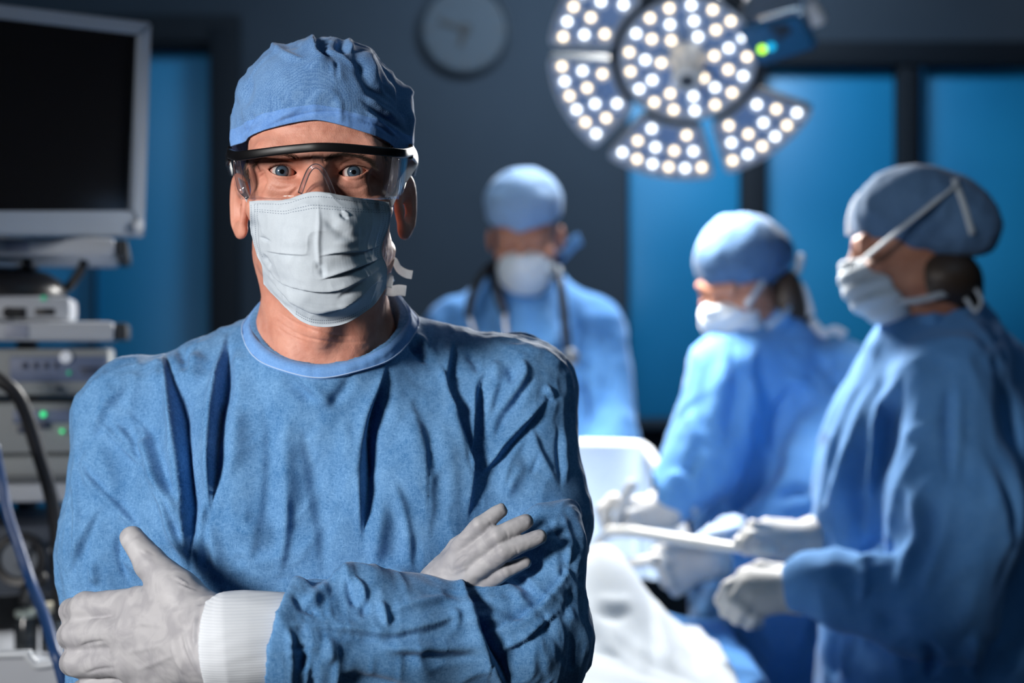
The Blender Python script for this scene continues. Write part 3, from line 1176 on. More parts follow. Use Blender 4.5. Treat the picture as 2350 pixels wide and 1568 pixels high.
# jar and bottles low on the cart
for i, (x_, y0_, y1_, r_, c_, nm, lb) in enumerate(((118, 1385, 1528, 24, (0.60, 0.56, 0.44), 'jar', 'cream capped jar low on the cart beside the surgeon'), (60, 1400, 1528, 26, (0.32, 0.38, 0.36), 'jar', 'grey green jar low on the cart left of the cream capped one'))):
    o_ = PT(x_, y1_, .10)
    t_ = PT(x_, y0_, .10)
    o_[2] = PT(0, 1530)[2] + .001
    r_ = r_ * (TY + .1) / F
    bm = bmesh.new()
    H_ = t_[2] - o_[2]
    bm_lathe(bm, [(0, 0), (r_ * .95, 0), (r_, .006), (r_, H_ * .72), (r_ * .8, H_ * .82), (r_ * .8, H_ * .86)], Vector(o_), Vector((1, 0, 0)), Vector((0, 1, 0)), Vector((0, 0, 1)), 28)
    j_ = link(nm, bm_mesh(nm, bm, True, 40), mat('jar_glass', (0.03, 0.035, 0.04), .15))
    tag(j_, lb, 'jar')
    cyl('lid', o_ + (0, 0, H_ * .84), o_ + (0, 0, H_), r_ * .95, mat('jar_lid', c_, .5), j_, n=28, bevel=.002)

# white tray in the lower left corner, nearer than the cart
TR = empty('instrument_tray', P(20, 1560, 2.05), 'white enamel tray corner at the bottom left under the equipment', 'tray')
YT = 2.02
o_ = [P(-260, 1512, YT), P(44, 1502, YT), P(62, 1506, YT), P(78, 1522, YT), P(92, 1528, YT), P(160, 1518, YT), P(230, 1518, YT)]
bm = bmesh.new()
top_f = [bm.verts.new(Vector(p)) for p in o_]
bot_f = [bm.verts.new(Vector((p[0], p[1] - .004, p[2] - .075))) for p in o_]
top_b = [bm.verts.new(Vector((p[0], p[1] + .006, p[2] + .001))) for p in o_]
bot_b = [bm.verts.new(Vector((p[0], p[1] + .30, p[2] - .075))) for p in o_]
for A, B in ((top_f, bot_f), (top_b, top_f), (bot_b, top_b), (bot_f, bot_b)):
    for i in range(len(o_) - 1):
        bm.faces.new((A[i], A[i + 1], B[i + 1], B[i]))
link('basin', bm_mesh('basin', bm, True, 40), M['cart_metal'], TR)
tube('rim', smooth_path(o_, 6), .006, M['white_metal'], TR, 12)
for x_ in (-200, 150):
    a_ = P(x_, 1560, YT)
    cyl('leg', (a_[0], YT + .12, 0), (a_[0], YT + .12, a_[2] - .03), .014, M['steel'], TR, n=16)
box('foot_bar', ((P(-200, 0, YT)[0] + P(150, 0, YT)[0]) / 2, YT + .12, .02), (P(150, 0, YT)[0] - P(-200, 0, YT)[0] + .04, .03, .03), M['steel'], TR, .004)

# cables in front of the tower
tag(tube('cable', smooth_path([PT(-60, 845, -.12), PT(-8, 868, -.13), PT(34, 900, -.13), PT(60, 950, -.12), PT(85, 1030, -.11), PT(112, 1120, -.10), PT(128, 1200, -.08), PT(134, 1300, -.05), PT(140, 1420, -.02)], 8), .0105, M['black_rubber']),
    'thick black cable hanging in front of the grey devices', 'cable')
M['blue_cable'] = mat('cable_blue', (0.012, 0.05, 0.16), .4)
tag(tube('cable', smooth_path([P(-14, 1020, 2.2), P(4, 1110, 2.2), P(18, 1180, 2.19), P(46, 1262, 2.18), P(76, 1350, 2.15), P(104, 1420, 2.05), P(124, 1490, 1.985), P(140, 1545, 1.975), P(158, 1640, 1.975), P(170, 1900, 1.975)], 8), .0075, M['blue_cable']),
    'blue cable running down past the round dial to the white tray', 'cable')
tag(tube('hose', smooth_path([PT(-20, 1290, -.03), PT(-4, 1262, -.03), PT(20, 1240, -.03), PT(60, 1232, -.03), PT(88, 1250, -.03), PT(98, 1290, -.03), PT(82, 1330, -.02), PT(60, 1345, -.01), PT(52, 1380, .02)], 8), .0062, M['black_rubber']),
    'black hose looped round the big dial', 'hose')


# ================================================================== the surgeon in front
HERO = empty('person', (-0.19, 1.66, 0.0), 'surgeon with crossed arms in blue gown, clear goggles and pale mask, nearest the camera', 'person')
HC = np.array([-0.1915, 1.585, 1.583])         # between the ears, at eye height
HR = rotm('Z', 3.8)


def to_head(p):
    return (np.asarray(p) - HC) @ HR


def from_head(q):
    return np.asarray(q) @ HR.T + HC


def head_field(p):
    d = ell(p, (0, .020, .045), (.077, .100, .088))
    d = smin(d, ell(p, (0, -.026, -.030), (.0685, .066, .092)), .030)
    d = smin(d, ell(p, (0, -.048, .040), (.060, .041, .050)), .030)
    for s in (-1, 1):
        d = smin(d, rc(p, (s * .047, .002, -.072), (s * .018, -.078, -.108), .019, .017), .028)
        d = smin(d, ell(p, (s * .047, -.060, -.034), (.024, .023, .017)), .016)
        d = smin(d, rc(p, (s * .010, -.0910, .0140), (s * .046, -.0780, .0165), .0105, .0105), .013)
        d = smin(d, rc(p, (s * .046, -.0765, .0185), (s * .060, -.056, .006), .0100, .010), .016)
    d = smin(d, ell(p, (0, -.084, -.108), (.022, .020, .017)), .02)
    d = smin(d, ell(p, (0, -.080, -.068), (.030, .026, .032)), .02)
    d = smin(d, rc(p, (0, -.0900, .010), (0, -.1150, -.040), .0085, .0135), .014)
    for s in (-1, 1):
        d = smax(d, -ell(p, (s * .0335, -.1045, -.004), (.0185, .0180, .0125)), .012)
        ec = (s * .0343, -.0785, 0.0)
        d = smin(d, sph(p, ec, .0148), .0045)
        d = smin(d, rc(p, (s * .019, -.0895, .0092), (s * .049, -.0825, .0068), .0042, .0046), .006)
        # tear side of the lids, lower bag
        d = smin(d, rc(p, (s * .022, -.0885, -.0165), (s * .044, -.0825, -.0165), .0055, .0050), .010)
    # neck
    d = smin(d, rc(p, (0, .032, -.085), (0, .052, -.23), .0580, .0690), .030)
    for s in (-1, 1):
        d = smin(d, rc(p, (s * .062, .030, -.070), (s * .018, -.008, -.205), .010, .010), .018)
        d = smin(d, rc(p, (s * .030, .060, -.14), (s * .095, .075, -.250), .028, .020), .04)
    d = smin(d, ell(p, (0, -.024, -.150), (.012, .012, .016)), .02)
    # ears
    for s in (-1, 1):
        eb = np.array([s * .60, .80, 0.0])
        en = np.array([s * .80, -.60, 0.0])
        R = np.stack([eb, en, np.array([0, 0, 1.0])], 1)
        c = np.array([s * .0835, .012, -.026])
        q = (p - f32(c)) @ f32(R)
        b, n, u = q[:, 0], q[:, 1], q[:, 2]
        rr = np.sqrt((b / (.0172 + .0030 * np.clip(u / .03, -1, 1))) ** 2 + (u / .031) ** 2 + 1e-9)
        cup = n + .12 * b + 8.0 * b * b - .0004
        disc = smax((rr - 1) * .015, np.abs(cup) - .0028, .003)
        rim = np.sqrt(((rr - .88) * .017) ** 2 + (cup - .0030) ** 2) - .0034 * np.clip((u + .034) / .016, .3, 1)
        anti = np.sqrt(((rr - .52) * .017) ** 2 + (cup - .0020) ** 2) - .0022 * np.clip((b + .006) / .006, 0, 1)
        disc = smin(disc, anti, .003)
        e = smin(disc, rim, .003)
        e = smax(e, -ell(np.stack([b, n, u], 1).astype(np.float32), (-.001, .0045, -.004), (.0085, .0060, .0135)), .003)
        e = smin(e, ell(np.stack([b, n, u], 1).astype(np.float32), (-.0045, .0015, -.0245), (.0085, .0042, .0085)), .004)
        e = smin(e, ell(np.stack([b, n, u], 1).astype(np.float32), (-.0105, .0020, -.005), (.0035, .0045, .006)), .003)
        d = smin(d, e, .005)
    # eye openings
    for s in (-1, 1):
        x = p[:, 0] - np.float32(s * .0328)
        z = p[:, 2] - np.float32(.0000) - x * np.float32(s * .10)
        lens = np.maximum(np.sqrt(x * x + (z + .0173) ** 2), np.sqrt(x * x + (z - .0164) ** 2)) - .0219
        hole = np.maximum(lens, p[:, 1] + .0785)
        d = smax(d, -hole, .0012)
        d = smax(d, -sph(p, (s * .0343, -.0785, 0.0), .0126), .0006)
    return d


def first_surface(f, x, z, y0=-.20, y1=0.05, n=140):
    """where rays running back (+Y) at (x, z) first meet the field f"""
    x, z = np.atleast_1d(x).astype(float), np.atleast_1d(z).astype(float)
    ys = np.linspace(y0, y1, n)
    out = np.full(len(x), np.nan)
    P3 = np.stack([np.repeat(x, n), np.tile(ys, len(x)), np.repeat(z, n)], 1)
    v = f(f32(P3)).reshape(len(x), n)
    neg = v < 0
    has = neg.any(1)
    k = np.argmax(neg, 1)
    for i in np.where(has & (k > 0))[0]:
        a, b = v[i, k[i] - 1], v[i, k[i]]
        out[i] = ys[k[i] - 1] + (ys[1] - ys[0]) * a / (a - b)
    return out


def px_of(Vw):
    return np.stack([1175 + F * Vw[:, 0] / Vw[:, 1], 784 - F * (Vw[:, 2] - CZ) / Vw[:, 1]], 1)


# --- body: head, neck, trunk, arms and legs as one mesh
hv, hq = sculpt(head_field, (-.125, -.145, -.262), (.125, .140, .125), .0011, 1)
hw = from_head(hv)
hn = normals(hw, hq)
face_lines = [
    ('v', [(716, 352), (718, 366), (716, 384)], 3.0, -.0009), ('v', [(744, 350), (742, 364), (746, 380)], 3.0, .0011),
    ('v', [(712, 350), (709, 364), (705, 376)], 3.0, .0008),
    ('v', [(600, 292), (680, 287), (760, 290), (850, 303)], 2.5, .0007), ('v', [(640, 309), (700, 303), (780, 305), (840, 314)], 2.5, .0007),
    ('v', [(615, 386), (630, 374), (650, 369), (672, 375), (684, 389)], 2.6, .0013), ('v', [(776, 388), (790, 374), (815, 368), (835, 374), (848, 386)], 2.6, .0013),
    ('v', [(622, 405), (645, 414), (670, 412), (688, 402)], 3.0, .0010), ('v', [(775, 402), (795, 413), (820, 414), (842, 405)], 3.0, .0010),
    ('v', [(610, 420), (640, 434), (668, 428), (690, 412)], 4.0, .0011), ('v', [(768, 412), (790, 430), (820, 433), (850, 420)], 4.0, .0011),
    ('v', [(612, 391), (600, 394), (588, 400)], 2.0, .0007), ('v', [(612, 394), (602, 403), (592, 412)], 2.0, .0007),
    ('v', [(848, 391), (858, 396), (868, 404)], 2.0, .0007), ('v', [(848, 395), (856, 405), (864, 416)], 2.0, .0007),
    ('v', [(690, 425), (676, 438), (660, 456)], 5.0, .0014), ('v', [(768, 425), (784, 440), (800, 458)], 5.0, .0014),
    ('v', [(620, 700), (680, 742), (760, 768), (850, 772)], 3.0, .0008), ('v', [(615, 720), (690, 770), (780, 786), (880, 780)], 3.0, .0008),
    ('v', [(617, 735), (660, 768), (720, 792)], 2.5, .0006),
]
front = hn[:, 1] < -0.05
hd = np.zeros(len(hw))
hd[front] = folds(px_of(hw[front]), face_lines)
hd += 0.00022 * vnoise(hw * 210, 3) + 0.00030 * vnoise(hw * 90, 4)
ear_zone = np.abs(hv[:, 0]) > .080
hd[ear_zone] = 0
hw = hw + hn * hd[:, None]


def body_field(p):
    """trunk, arms and legs under the clothes (room coordinates)"""
    d = ell(p, (-.195, 1.695, 1.18), (.150, .085, .24))
    d = smin(d, ell(p, (-.195, 1.69, .95), (.150, .095, .14)), .08)
    d = smin(d, rc(p, (-.195, 1.655, 1.34), (-.195, 1.62, 1.46), .055, .050), .04)
    d = smin(d, rc(p, (-.395, 1.68, 1.330), (-.395, 1.61, 1.06), .036, .034), .05)
    d = smin(d, rc(p, (-.005, 1.68, 1.345), (.020, 1.57, 1.12), .036, .034), .05)
    d = smin(d, rc(p, (-.395, 1.61, 1.06), (-.12, 1.525, 1.13), .040, .028), .02)
    d = smin(d, rc(p, (.020, 1.57, 1.12), (-.25, 1.44, 1.140), .040, .027), .02)
    for s in (-1, 1):
        d = smin(d, rc(p, (-.195 + s * .085, 1.69, .88), (-.195 + s * .10, 1.69, .48), .078, .050), .04)
        d = smin(d, rc(p, (-.195 + s * .10, 1.69, .48), (-.195 + s * .10, 1.71, .09), .050, .036), .03)
        d = smin(d, rc(p, (-.195 + s * .10, 1.72, .05), (-.195 + s * .12, 1.56, .035), .036, .030), .03)
    return d


bv, bq = sculpt(body_field, (-.52, 1.40, .0), (.12, 1.82, 1.50), .010, 1)
link('body', np_mesh('body', np.vstack([hw, bv]), np.vstack([hq, bq + len(hw)])), M['skin'], HERO)

# --- eyes
for s, look in ((-1, (-.2, -1.0, -.115)), (1, (-.2, -1.0, -.115))):
    bm = bmesh.new()
    bmesh.ops.create_uvsphere(bm, u_segments=48, v_segments=32, radius=.0123)
    bmesh.ops.rotate(bm, verts=bm.verts, matrix=Matrix.Rotation(math.radians(90), 3, 'X'))
    for v in bm.verts:                          # cornea
        q = math.hypot(v.co.x, v.co.z)
        if v.co.y < 0 and q < .0062:
            v.co.y -= .0009 * (1 - (q / .0062) ** 2)
    e = link('eye', bm_mesh('eye', bm, True), M['eye'])
    pos = from_head(np.array([s * .0343, -.0785, 0.0]))
    d = Vector((0, 0, CZ)) - Vector(pos)
    e.location = pos
    e.rotation_euler = d.to_track_quat('-Y', 'Z').to_euler()
    adopt(e, HERO)


# --- brows, lashes and temple hair: many short tapered hairs
def hairs(name, roots, dirs, length, rad, m, kind='stuff'):
    V, Q = [], []
    for r, d, l in zip(roots, dirs, length):
        d = d / np.linalg.norm(d)
        u = np.cross(d, (0.3, 1, .2))
        u /= np.linalg.norm(u)
        w = np.cross(d, u)
        b = len(V)
        sag = np.array([0, 0, -.12 * l])
        for t, k in ((0, 1.0), (.55, .8), (1.0, .15)):
            c = r + d * l * t + sag * t * t
            for a in (0, 2.1, 4.2):
                V.append(c + (u * math.cos(a) + w * math.sin(a)) * rad * k)
        for i in (0, 3):
            for j in range(3):
                Q.append((b + i + j, b + i + (j + 1) % 3, b + i + 3 + (j + 1) % 3, b + i + 3 + j))
    return link(name, np_mesh(name, np.array(V), np.array(Q)), m, HERO, kind)


def on_face(px, py):
    """points of the head's front surface under photo pixels"""
    w = np.stack([P(a, b, 1.505) for a, b in zip(px, py)])
    q = to_head(w)
    y = first_surface(head_field, q[:, 0], q[:, 2])
    q[:, 1] = y
    return from_head(q)


for side, path, wid, cnt in (
        ('right', [(746, 377), (764, 367), (786, 360), (818, 362), (843, 371), (858, 384)], 7.0, 420),
        ('left', [(690, 372), (672, 364), (646, 359), (616, 361), (596, 370), (588, 380)], 6.0, 300)):
    sp = smooth_path(path, 12)
    k = RNG.random(cnt) * (len(sp) - 1.01)
    i = k.astype(int)
    base = sp[i] + (k - i)[:, None] * (sp[i + 1] - sp[i])
    tang = sp[i + 1] - sp[i]
    tang /= np.linalg.norm(tang, axis=1)[:, None]
    base = base + np.stack([-tang[:, 1], tang[:, 0]], 1) * (RNG.normal(0, .42, cnt) * wid * (1 - .45 * (k / len(sp))))[:, None]
    r = on_face(base[:, 0], base[:, 1])
    ok = ~np.isnan(r[:, 1])
    r, tang = r[ok], tang[ok]
    dirs = np.stack([tang[:, 0], np.full(len(r), -.22), -tang[:, 1] + .35 + RNG.normal(0, .25, len(r))], 1)
    hairs('eyebrow', r, dirs, RNG.uniform(.005, .009, len(r)), .00010, M['brow_hair'])

for lo_, hi_, n_ in (((876, 316), (912, 352), 330), ((556, 352), (568, 402), 160)):
    q_ = np.stack([RNG.uniform(lo_[0], hi_[0], n_), RNG.uniform(lo_[1], hi_[1], n_)], 1)
    r_ = on_face(q_[:, 0], q_[:, 1])
    ok = ~np.isnan(r_[:, 1])
    r_ = r_[ok]
    d_ = np.stack([RNG.normal(.25 if lo_[0] > 700 else -.1, .15, len(r_)), np.full(len(r_), .05), np.full(len(r_), -1.0)], 1)
    hairs('temple_hair', r_, d_, RNG.uniform(.008, .014, len(r_)), .00014, M['brow_hair'])
for s_ in (-1, 1):
    xx = np.linspace(-.0125, .0128, 70) + RNG.normal(0, .0002, 70)
    zz = np.sqrt(.0219 ** 2 - xx ** 2) - .0173 + .0001
    ex = s_ * .0328 + xx
    yy = -.0785 - np.sqrt(np.maximum(.0143 ** 2 - (ex - s_ * .0343) ** 2 - zz ** 2, 1e-6))
    rr_ = from_head(np.stack([ex, yy, zz + xx * s_ * .10], 1))
    dd_ = np.stack([xx * 22, np.full(70, -.9), .30 + RNG.normal(0, .12, 70)], 1)
    hairs('eyelash', rr_, dd_, RNG.uniform(.0035, .0055, 70), .00012, M['brow_hair'])

# --- gown
SHL, SHR = np.array([-.400, 1.672, 1.335]), np.array([.004, 1.675, 1.362])
ELL, ELR = np.array([-.392, 1.605, 1.035]), P(1202, 1470, 1.555)
WRL, WRR = P(600, 1476, 1.425), np.array([-.115, 1.530, 1.150])


def g_torso(p):
    d = ell(p, (-.198, 1.688, 1.185), (.215, .135, .27))
    d = smin(d, rc(p, (-.198, 1.70, 1.15), (-.198, 1.70, .75), .165, .19), .06)
    d = smin(d, ell(p, (-.30, 1.622, 1.245), (.105, .075, .12)), .06)
    d = smin(d, ell(p, (-.10, 1.622, 1.245), (.105, .075, .12)), .06)
    d = smin(d, rc(p, (-.272, 1.690, 1.372), SHL + (0, 0, .004), .060, .058), .05)
    d = smin(d, rc(p, (-.108, 1.690, 1.380), SHR + (0, 0, .004), .060, .058), .05)
    d = smin(d, rc(p, (-.1895, 1.642, 1.35), (-.1895, 1.626, 1.50), .090, .0745), .030)
    return d


def g_arm_l(p):
    d = rc(p, SHL, (-.401, 1.640, 1.21), .064, .0690)
    d = smin(d, rc(p, (-.401, 1.640, 1.21), ELL, .0690, .0610), .03)
    return smin(d, rc(p, ELL, WRL * 0 + WRR, .056, .046), .03)


def g_arm_r(p):
    d = rc(p, SHR, (.013, 1.635, 1.24), .0640, .0640)
    return smin(d, rc(p, (.013, 1.635, 1.24), ELR + (0, .03, .02), .0640, .0600), .03)


CREEK = P(1246, 1300, 1.545)


def g_fore(p):
    a = P(1185, 1468, 1.520)
    b = P(900, 1470, 1.470)
    c = P(640, 1474, 1.428)
    d = rc(p, ELR + (0.004, .0, .0), a, .0640, .0640)
    d = smin(d, rc(p, a, b, .0640, .0590), .02)
    d = smin(d, rc(p, b, c, .0590, .0560), .02)
    d = smin(d, ell(p, P(830, 1400, 1.452), (.030, .035, .045)), .02)
    d = smin(d, ell(p, P(800, 1338, 1.445), (.020, .022, .022), rotm('Y', -20)), .008)
    d = smin(d, ell(p, P(690, 1378, 1.432), (.024, .022, .018), rotm('Y', 20)), .008)
    d = smin(d, ell(p, CREEK, (.040, .048, .062), rotm('Y', 12)), .018)
    d = smin(d, ell(p, P(1284, 1215, 1.565), (.016, .040, .030), rotm('Y', 25)), .02)
    d = smin(d, ell(p, P(1268, 1415, 1.512), (.034, .046, .085), rotm('Y', 8)), .02)
    # open end of the sleeve
    ax = f32((c - b) / np.linalg.norm(c - b))
    tilt = f32([-1.0, .10, .18])
    tilt = tilt / np.linalg.norm(tilt)
    d = smax(d, (p - f32(P(646, 1470, 1.43))) @ tilt, .003)
    inner = rc(p, b, P(560, 1476, 1.415), .0480, .0480)
    return smax(d, -np.maximum(inner, -((p - f32(P(690, 1470, 1.43))) @ ax)), .002)


def gown_field(p):
    t = smin(g_torso(p), g_arm_l(p), .022)
    t = smin(t, g_arm_r(p), .020)
    d = smin(t, g_fore(p), .0035)
    # neck opening
    n = f32([0, -.68, 1.0])
    n = n / np.linalg.norm(n)
    above = (p - f32((-.1895, 1.633, 1.4475))) @ n
    q = p - f32((-.1895, 1.64, 1.44))
    r2 = np.sqrt(q[:, 0] ** 2 + q[:, 1] ** 2)
    d = smax(d, -np.maximum(-above, r2 - .12), .003)
    hole = rc(p, (-.1895, 1.640, 1.34), (-.1895, 1.622, 1.56), .0710, .0720)
    d = smax(d, -hole, .002)
    return smax(d, .60 - p[:, 2], .004)


gv, gq = sculpt(gown_field, (-.50, 1.33, .58), (.13, 1.92, 1.52), .0020, 2)
gn = normals(gv, gq)
fr, tr = g_fore(f32(gv)), np.minimum(np.minimum(g_torso(f32(gv)), g_arm_l(f32(gv))), g_arm_r(f32(gv)))
is_fore = fr < tr - .001
K = 1 / 2300.0
body_folds = [
    # deep folds of the chest
    ('s', [(478, 1200), (484, 1086), (492, 957), (506, 869), (524, 750)], 27, .015), ('v', [(486, 1060), (495, 957), (508, 869)], 10, .006),
    ('s', [(436, 1330), (428, 1200), (418, 1080), (407, 973), (393, 893), (370, 790)], 27, .016), ('v', [(426, 1200), (416, 1060), (405, 965)], 11, .007),
    ('s', [(828, 1260), (832, 1142), (834, 1062), (840, 989), (862, 909), (896, 815)], 27, .012), ('v', [(884, 860), (848, 970), (838, 1050), (832, 1160)], 12, .007),
    ('s', [(1071, 1205), (1080, 1130), (1082, 1070), (1063, 1010), (1041, 941), (1021, 873), (1000, 815)], 34, .011), ('v', [(1084, 1110), (1066, 1015), (1040, 930)], 9, .006),
    ('s', [(1029, 900), (1027, 861), (1040, 775)], 22, .008),
    ('s', [(1084, 1100), (1086, 981), (1094, 893), (1116, 840)], 26, .010),
    ('v', [(1236, 850), (1182, 925), (1156, 960), (1128, 1025)], 9, .007), ('r', [(1215, 850), (1165, 920), (1140, 955)], 13, .006),
    ('s', [(1090, 1105), (1122, 1070), (1182, 1001), (1222, 957), (1268, 900)], 22, .010),
    ('v', [(1240, 1035), (1228, 1068), (1216, 1096)], 5, .004), ('r', [(1200, 1030), (1172, 1090), (1150, 1160)], 20, .006),
    ('r', [(1210, 1060), (1180, 1110), (1160, 1150)], 10, .004),
    # left sleeve (photo left)
    ('d', [(417, 1225), (409, 1166), (377, 1122), (345, 1041), (329, 997), (281, 935)], 24, .010), ('v', [(340, 1030), (326, 995), (300, 958)], 7, .005),
    ('d', [(440, 1290), (405, 1230), (385, 1160), (352, 1120)], 20, .008),
    ('d', [(340, 1240), (281, 1178), (220, 1118), (196, 1080), (186, 1040)], 16, .006), ('v', [(300, 1196), (220, 1118), (197, 1084)], 4, .003),
    ('r', [(176, 985), (172, 1120), (178, 1260), (185, 1360)], 9, .004), ('r', [(220, 1010), (250, 1090), (262, 1180)], 22, .005),
    ('r', [(260, 1270), (310, 1300), (360, 1330)], 14, .005), ('v', [(268, 1210), (278, 1290), (300, 1350)], 8, .004),
    ('r', [(205, 1280), (215, 1310), (222, 1350)], 10, .004),
    ('r', [(189, 963), (240, 985), (300, 1040), (360, 1085)], 7, .0035),
    # shoulders
    ('v', [(405, 792), (425, 830), (432, 870)], 14, .006), ('r', [(370, 815), (362, 860), (372, 900)], 18, .006),
    ('r', [(455, 800), (446, 850), (440, 900)], 22, .006), ('r', [(560, 780), (552, 860), (548, 940)], 26, .006),
    ('v', [(930, 770), (955, 800), (990, 838)], 9, .006), ('r', [(945, 760), (975, 790), (1010, 830)], 11, .005),
    ('v', [(960, 770), (962, 800), (950, 790)], 5, .004),
    ('v', [(1070, 800), (1090, 830), (1098, 862)], 9, .005), ('r', [(1130, 820), (1140, 850), (1136, 880)], 13, .006),
    ('v', [(1160, 835), (1176, 860), (1170, 885)], 10, .006), ('r', [(1180, 820), (1204, 850), (1180, 890)], 10, .006),
    ('r', [(1255, 880), (1262, 905), (1275, 915)], 8, .007), ('v', [(1250, 905), (1268, 920)], 5, .005),
    ('r', [(1290, 960), (1296, 1040), (1298, 1120)], 7, .004), ('v', [(1280, 970), (1284, 1050), (1287, 1130)], 6, .004),
    # soft forms of the chest panel
    ('v', [(640, 850), (690, 895), (740, 925)], 16, .006), ('r', [(690, 870), (740, 915), (770, 940)], 16, .005), ('v', [(806, 840), (792, 890), (750, 940)], 14, .004),
    ('r', [(660, 940), (655, 1060), (660, 1240)], 26, .007), ('v', [(690, 960), (700, 1120), (745, 1340)], 34, .006), ('r', [(790, 950), (800, 1080), (805, 1200)], 24, .006),
    ('v', [(592, 860), (600, 1040), (585, 1260)], 34, .005), ('r', [(520, 1160), (560, 1210), (640, 1250)], 30, .006), ('r', [(540, 900), (535, 1000), (520, 1120)], 24, .005),
    ('r', [(880, 1150), (870, 1230), (860, 1310)], 22, .006), ('v', [(905, 1120), (905, 1240), (870, 1360)], 28, .005), ('r', [(1000, 960), (1030, 1060), (1040, 1180)], 26, .006),
    ('r', [(470, 1180), (490, 1260), (500, 1330)], 18, .006), ('v', [(450, 1230), (480, 1300), (520, 1350)], 14, .005), ('r', [(930, 960), (950, 1060), (960, 1150)], 30, .004),
    ('d', [(560, 1330), (590, 1180), (600, 1040), (588, 900)], 40, .004), ('d', [(735, 1340), (712, 1200), (690, 1060), (680, 960)], 46, .006), ('d', [(985, 1240), (985, 1120), (960, 1000), (930, 900)], 40, .005),
    ('d', [(470, 1340), (455, 1250), (470, 1120)], 24, .005), ('d', [(640, 1330), (655, 1230), (662, 1120)], 26, .004), ('d', [(945, 1320), (930, 1200), (900, 1090)], 30, .004),
    ('d', [(205, 1010), (240, 930), (300, 880)], 24, .004), ('d', [(150, 1330), (195, 1220), (230, 1160)], 18, .004), ('d', [(330, 1080), (300, 1020), (250, 960)], 18, .004),
    ('d', [(1280, 1120), (1240, 1040), (1215, 960)], 20, .004), ('d', [(1150, 1140), (1170, 1060), (1215, 990)], 20, .004), ('d', [(1120, 960), (1135, 900), (1150, 860)], 14, .004),
    # seam under the neck band
    ('v', [(592, 745), (630, 790), (680, 818), (740, 834), (800, 836), (860, 820), (905, 792), (928, 760)], 3.0, .0016),
    ('r', [(585, 752), (626, 800), (680, 830), (740, 845), (800, 848), (864, 832), (912, 800)], 5.0, .0014),
]
fore_folds = [
    ('d', [(650, 1434), (730, 1436), (815, 1443), (889, 1453), (950, 1442), (1090, 1406)], 24, .006),
    ('s', [(1180, 1610), (1137, 1524), (1107, 1464), (1089, 1410), (1071, 1357), (1046, 1300)], 34, .014), ('v', [(1062, 1335), (1096, 1418), (1118, 1478), (1150, 1540), (1180, 1600)], 12, .009),
    ('s', [(1325, 1286), (1259, 1369), (1224, 1401), (1197, 1422), (1158, 1437), (1108, 1460)], 22, .008), ('v', [(1124, 1456), (1197, 1425), (1226, 1403), (1262, 1368)], 5, .004),
    ('r', [(1179, 1298), (1212, 1328), (1247, 1362), (1292, 1396)], 8, .005), ('v', [(1170, 1312), (1200, 1340), (1236, 1372)], 10, .005),
    ('s', [(1130, 1508), (1200, 1470), (1296, 1394)], 22, .006),
    ('r', [(858, 1486), (979, 1488), (1100, 1486)], 14, .006), ('v', [(870, 1502), (979, 1508), (1110, 1505)], 12, .005),
    ('v', [(790, 1316), (806, 1366), (830, 1396)], 8, .005), ('r', [(812, 1310), (834, 1352), (838, 1395)], 8, .005), ('r', [(765, 1325), (720, 1372), (690, 1392)], 14, .006),
    ('v', [(664, 1360), (700, 1385), (735, 1410)], 10, .004), ('r', [(870, 1370), (882, 1410), (890, 1445)], 9, .005), ('v', [(835, 1370), (838, 1400), (832, 1425)], 8, .003),
    ('r', [(890, 1400), (960, 1385), (1040, 1370)], 10, .004), ('r', [(660, 1440), (668, 1475), (664, 1520)], 10, .004), ('v', [(690, 1478), (700, 1510), (690, 1550)], 12, .005),
    ('v', [(650, 1480), (680, 1488), (720, 1482)], 6, .004), ('r', [(745, 1455), (760, 1490), (752, 1530)], 14, .004), ('v', [(770, 1548), (860, 1570), (960, 1590)], 18, .007),
    ('r', [(1030, 1395), (1045, 1420), (1040, 1450)], 9, .003), ('v', [(1240, 1180), (1275, 1215), (1296, 1250)], 6, .004), ('r', [(1290, 1165), (1312, 1240), (1318, 1290)], 10, .005),
    ('v', [(1210, 1215), (1250, 1222), (1290, 1205)], 7, .004), ('r', [(1300, 1240), (1310, 1275), (1316, 1300)], 7, .005), ('v', [(1278, 1250), (1296, 1290), (1290, 1330)], 12, .005),
    ('r', [(1326, 1180), (1338, 1250), (1332, 1330)], 7, .003), ('v', [(1290, 1430), (1310, 1390), (1325, 1340)], 14, .005), ('r', [(1180, 1440), (1250, 1500), (1260, 1560)], 22, .006),
    ('v', [(1246, 1405), (1252, 1420), (1258, 1440)], 5, .004), ('r', [(1205, 1370), (1215, 1400), (1200, 1425)], 14, .005),
    ('r', [(1100, 1350), (1160, 1345), (1180, 1340)], 8, .003), ('r', [(1180, 1350), (1196, 1380), (1190, 1415)], 14, .006),
]
fd = np.zeros(len(gv))
vis = gn[:, 1] < .35
wv = np.clip((.35 - gn[:, 1]) / .5, 0, 1)
m1, m2 = vis & ~is_fore, vis & is_fore
fd[m1] = folds(px_of(gv[m1]), body_folds) * wv[m1] * np.where(px_of(gv[m1])[:, 0] > 980, .85, 1.25)
fd[m2] = folds(px_of(gv[m2]), fore_folds) * wv[m2] * np.where(px_of(gv[m2])[:, 0] > 1120, .75, 1.05)
back = ~vis
fd[back] += .004 * np.sin(gv[back, 0] * 60 + 2 * vnoise(gv[back] * (6, 6, 2), 5))
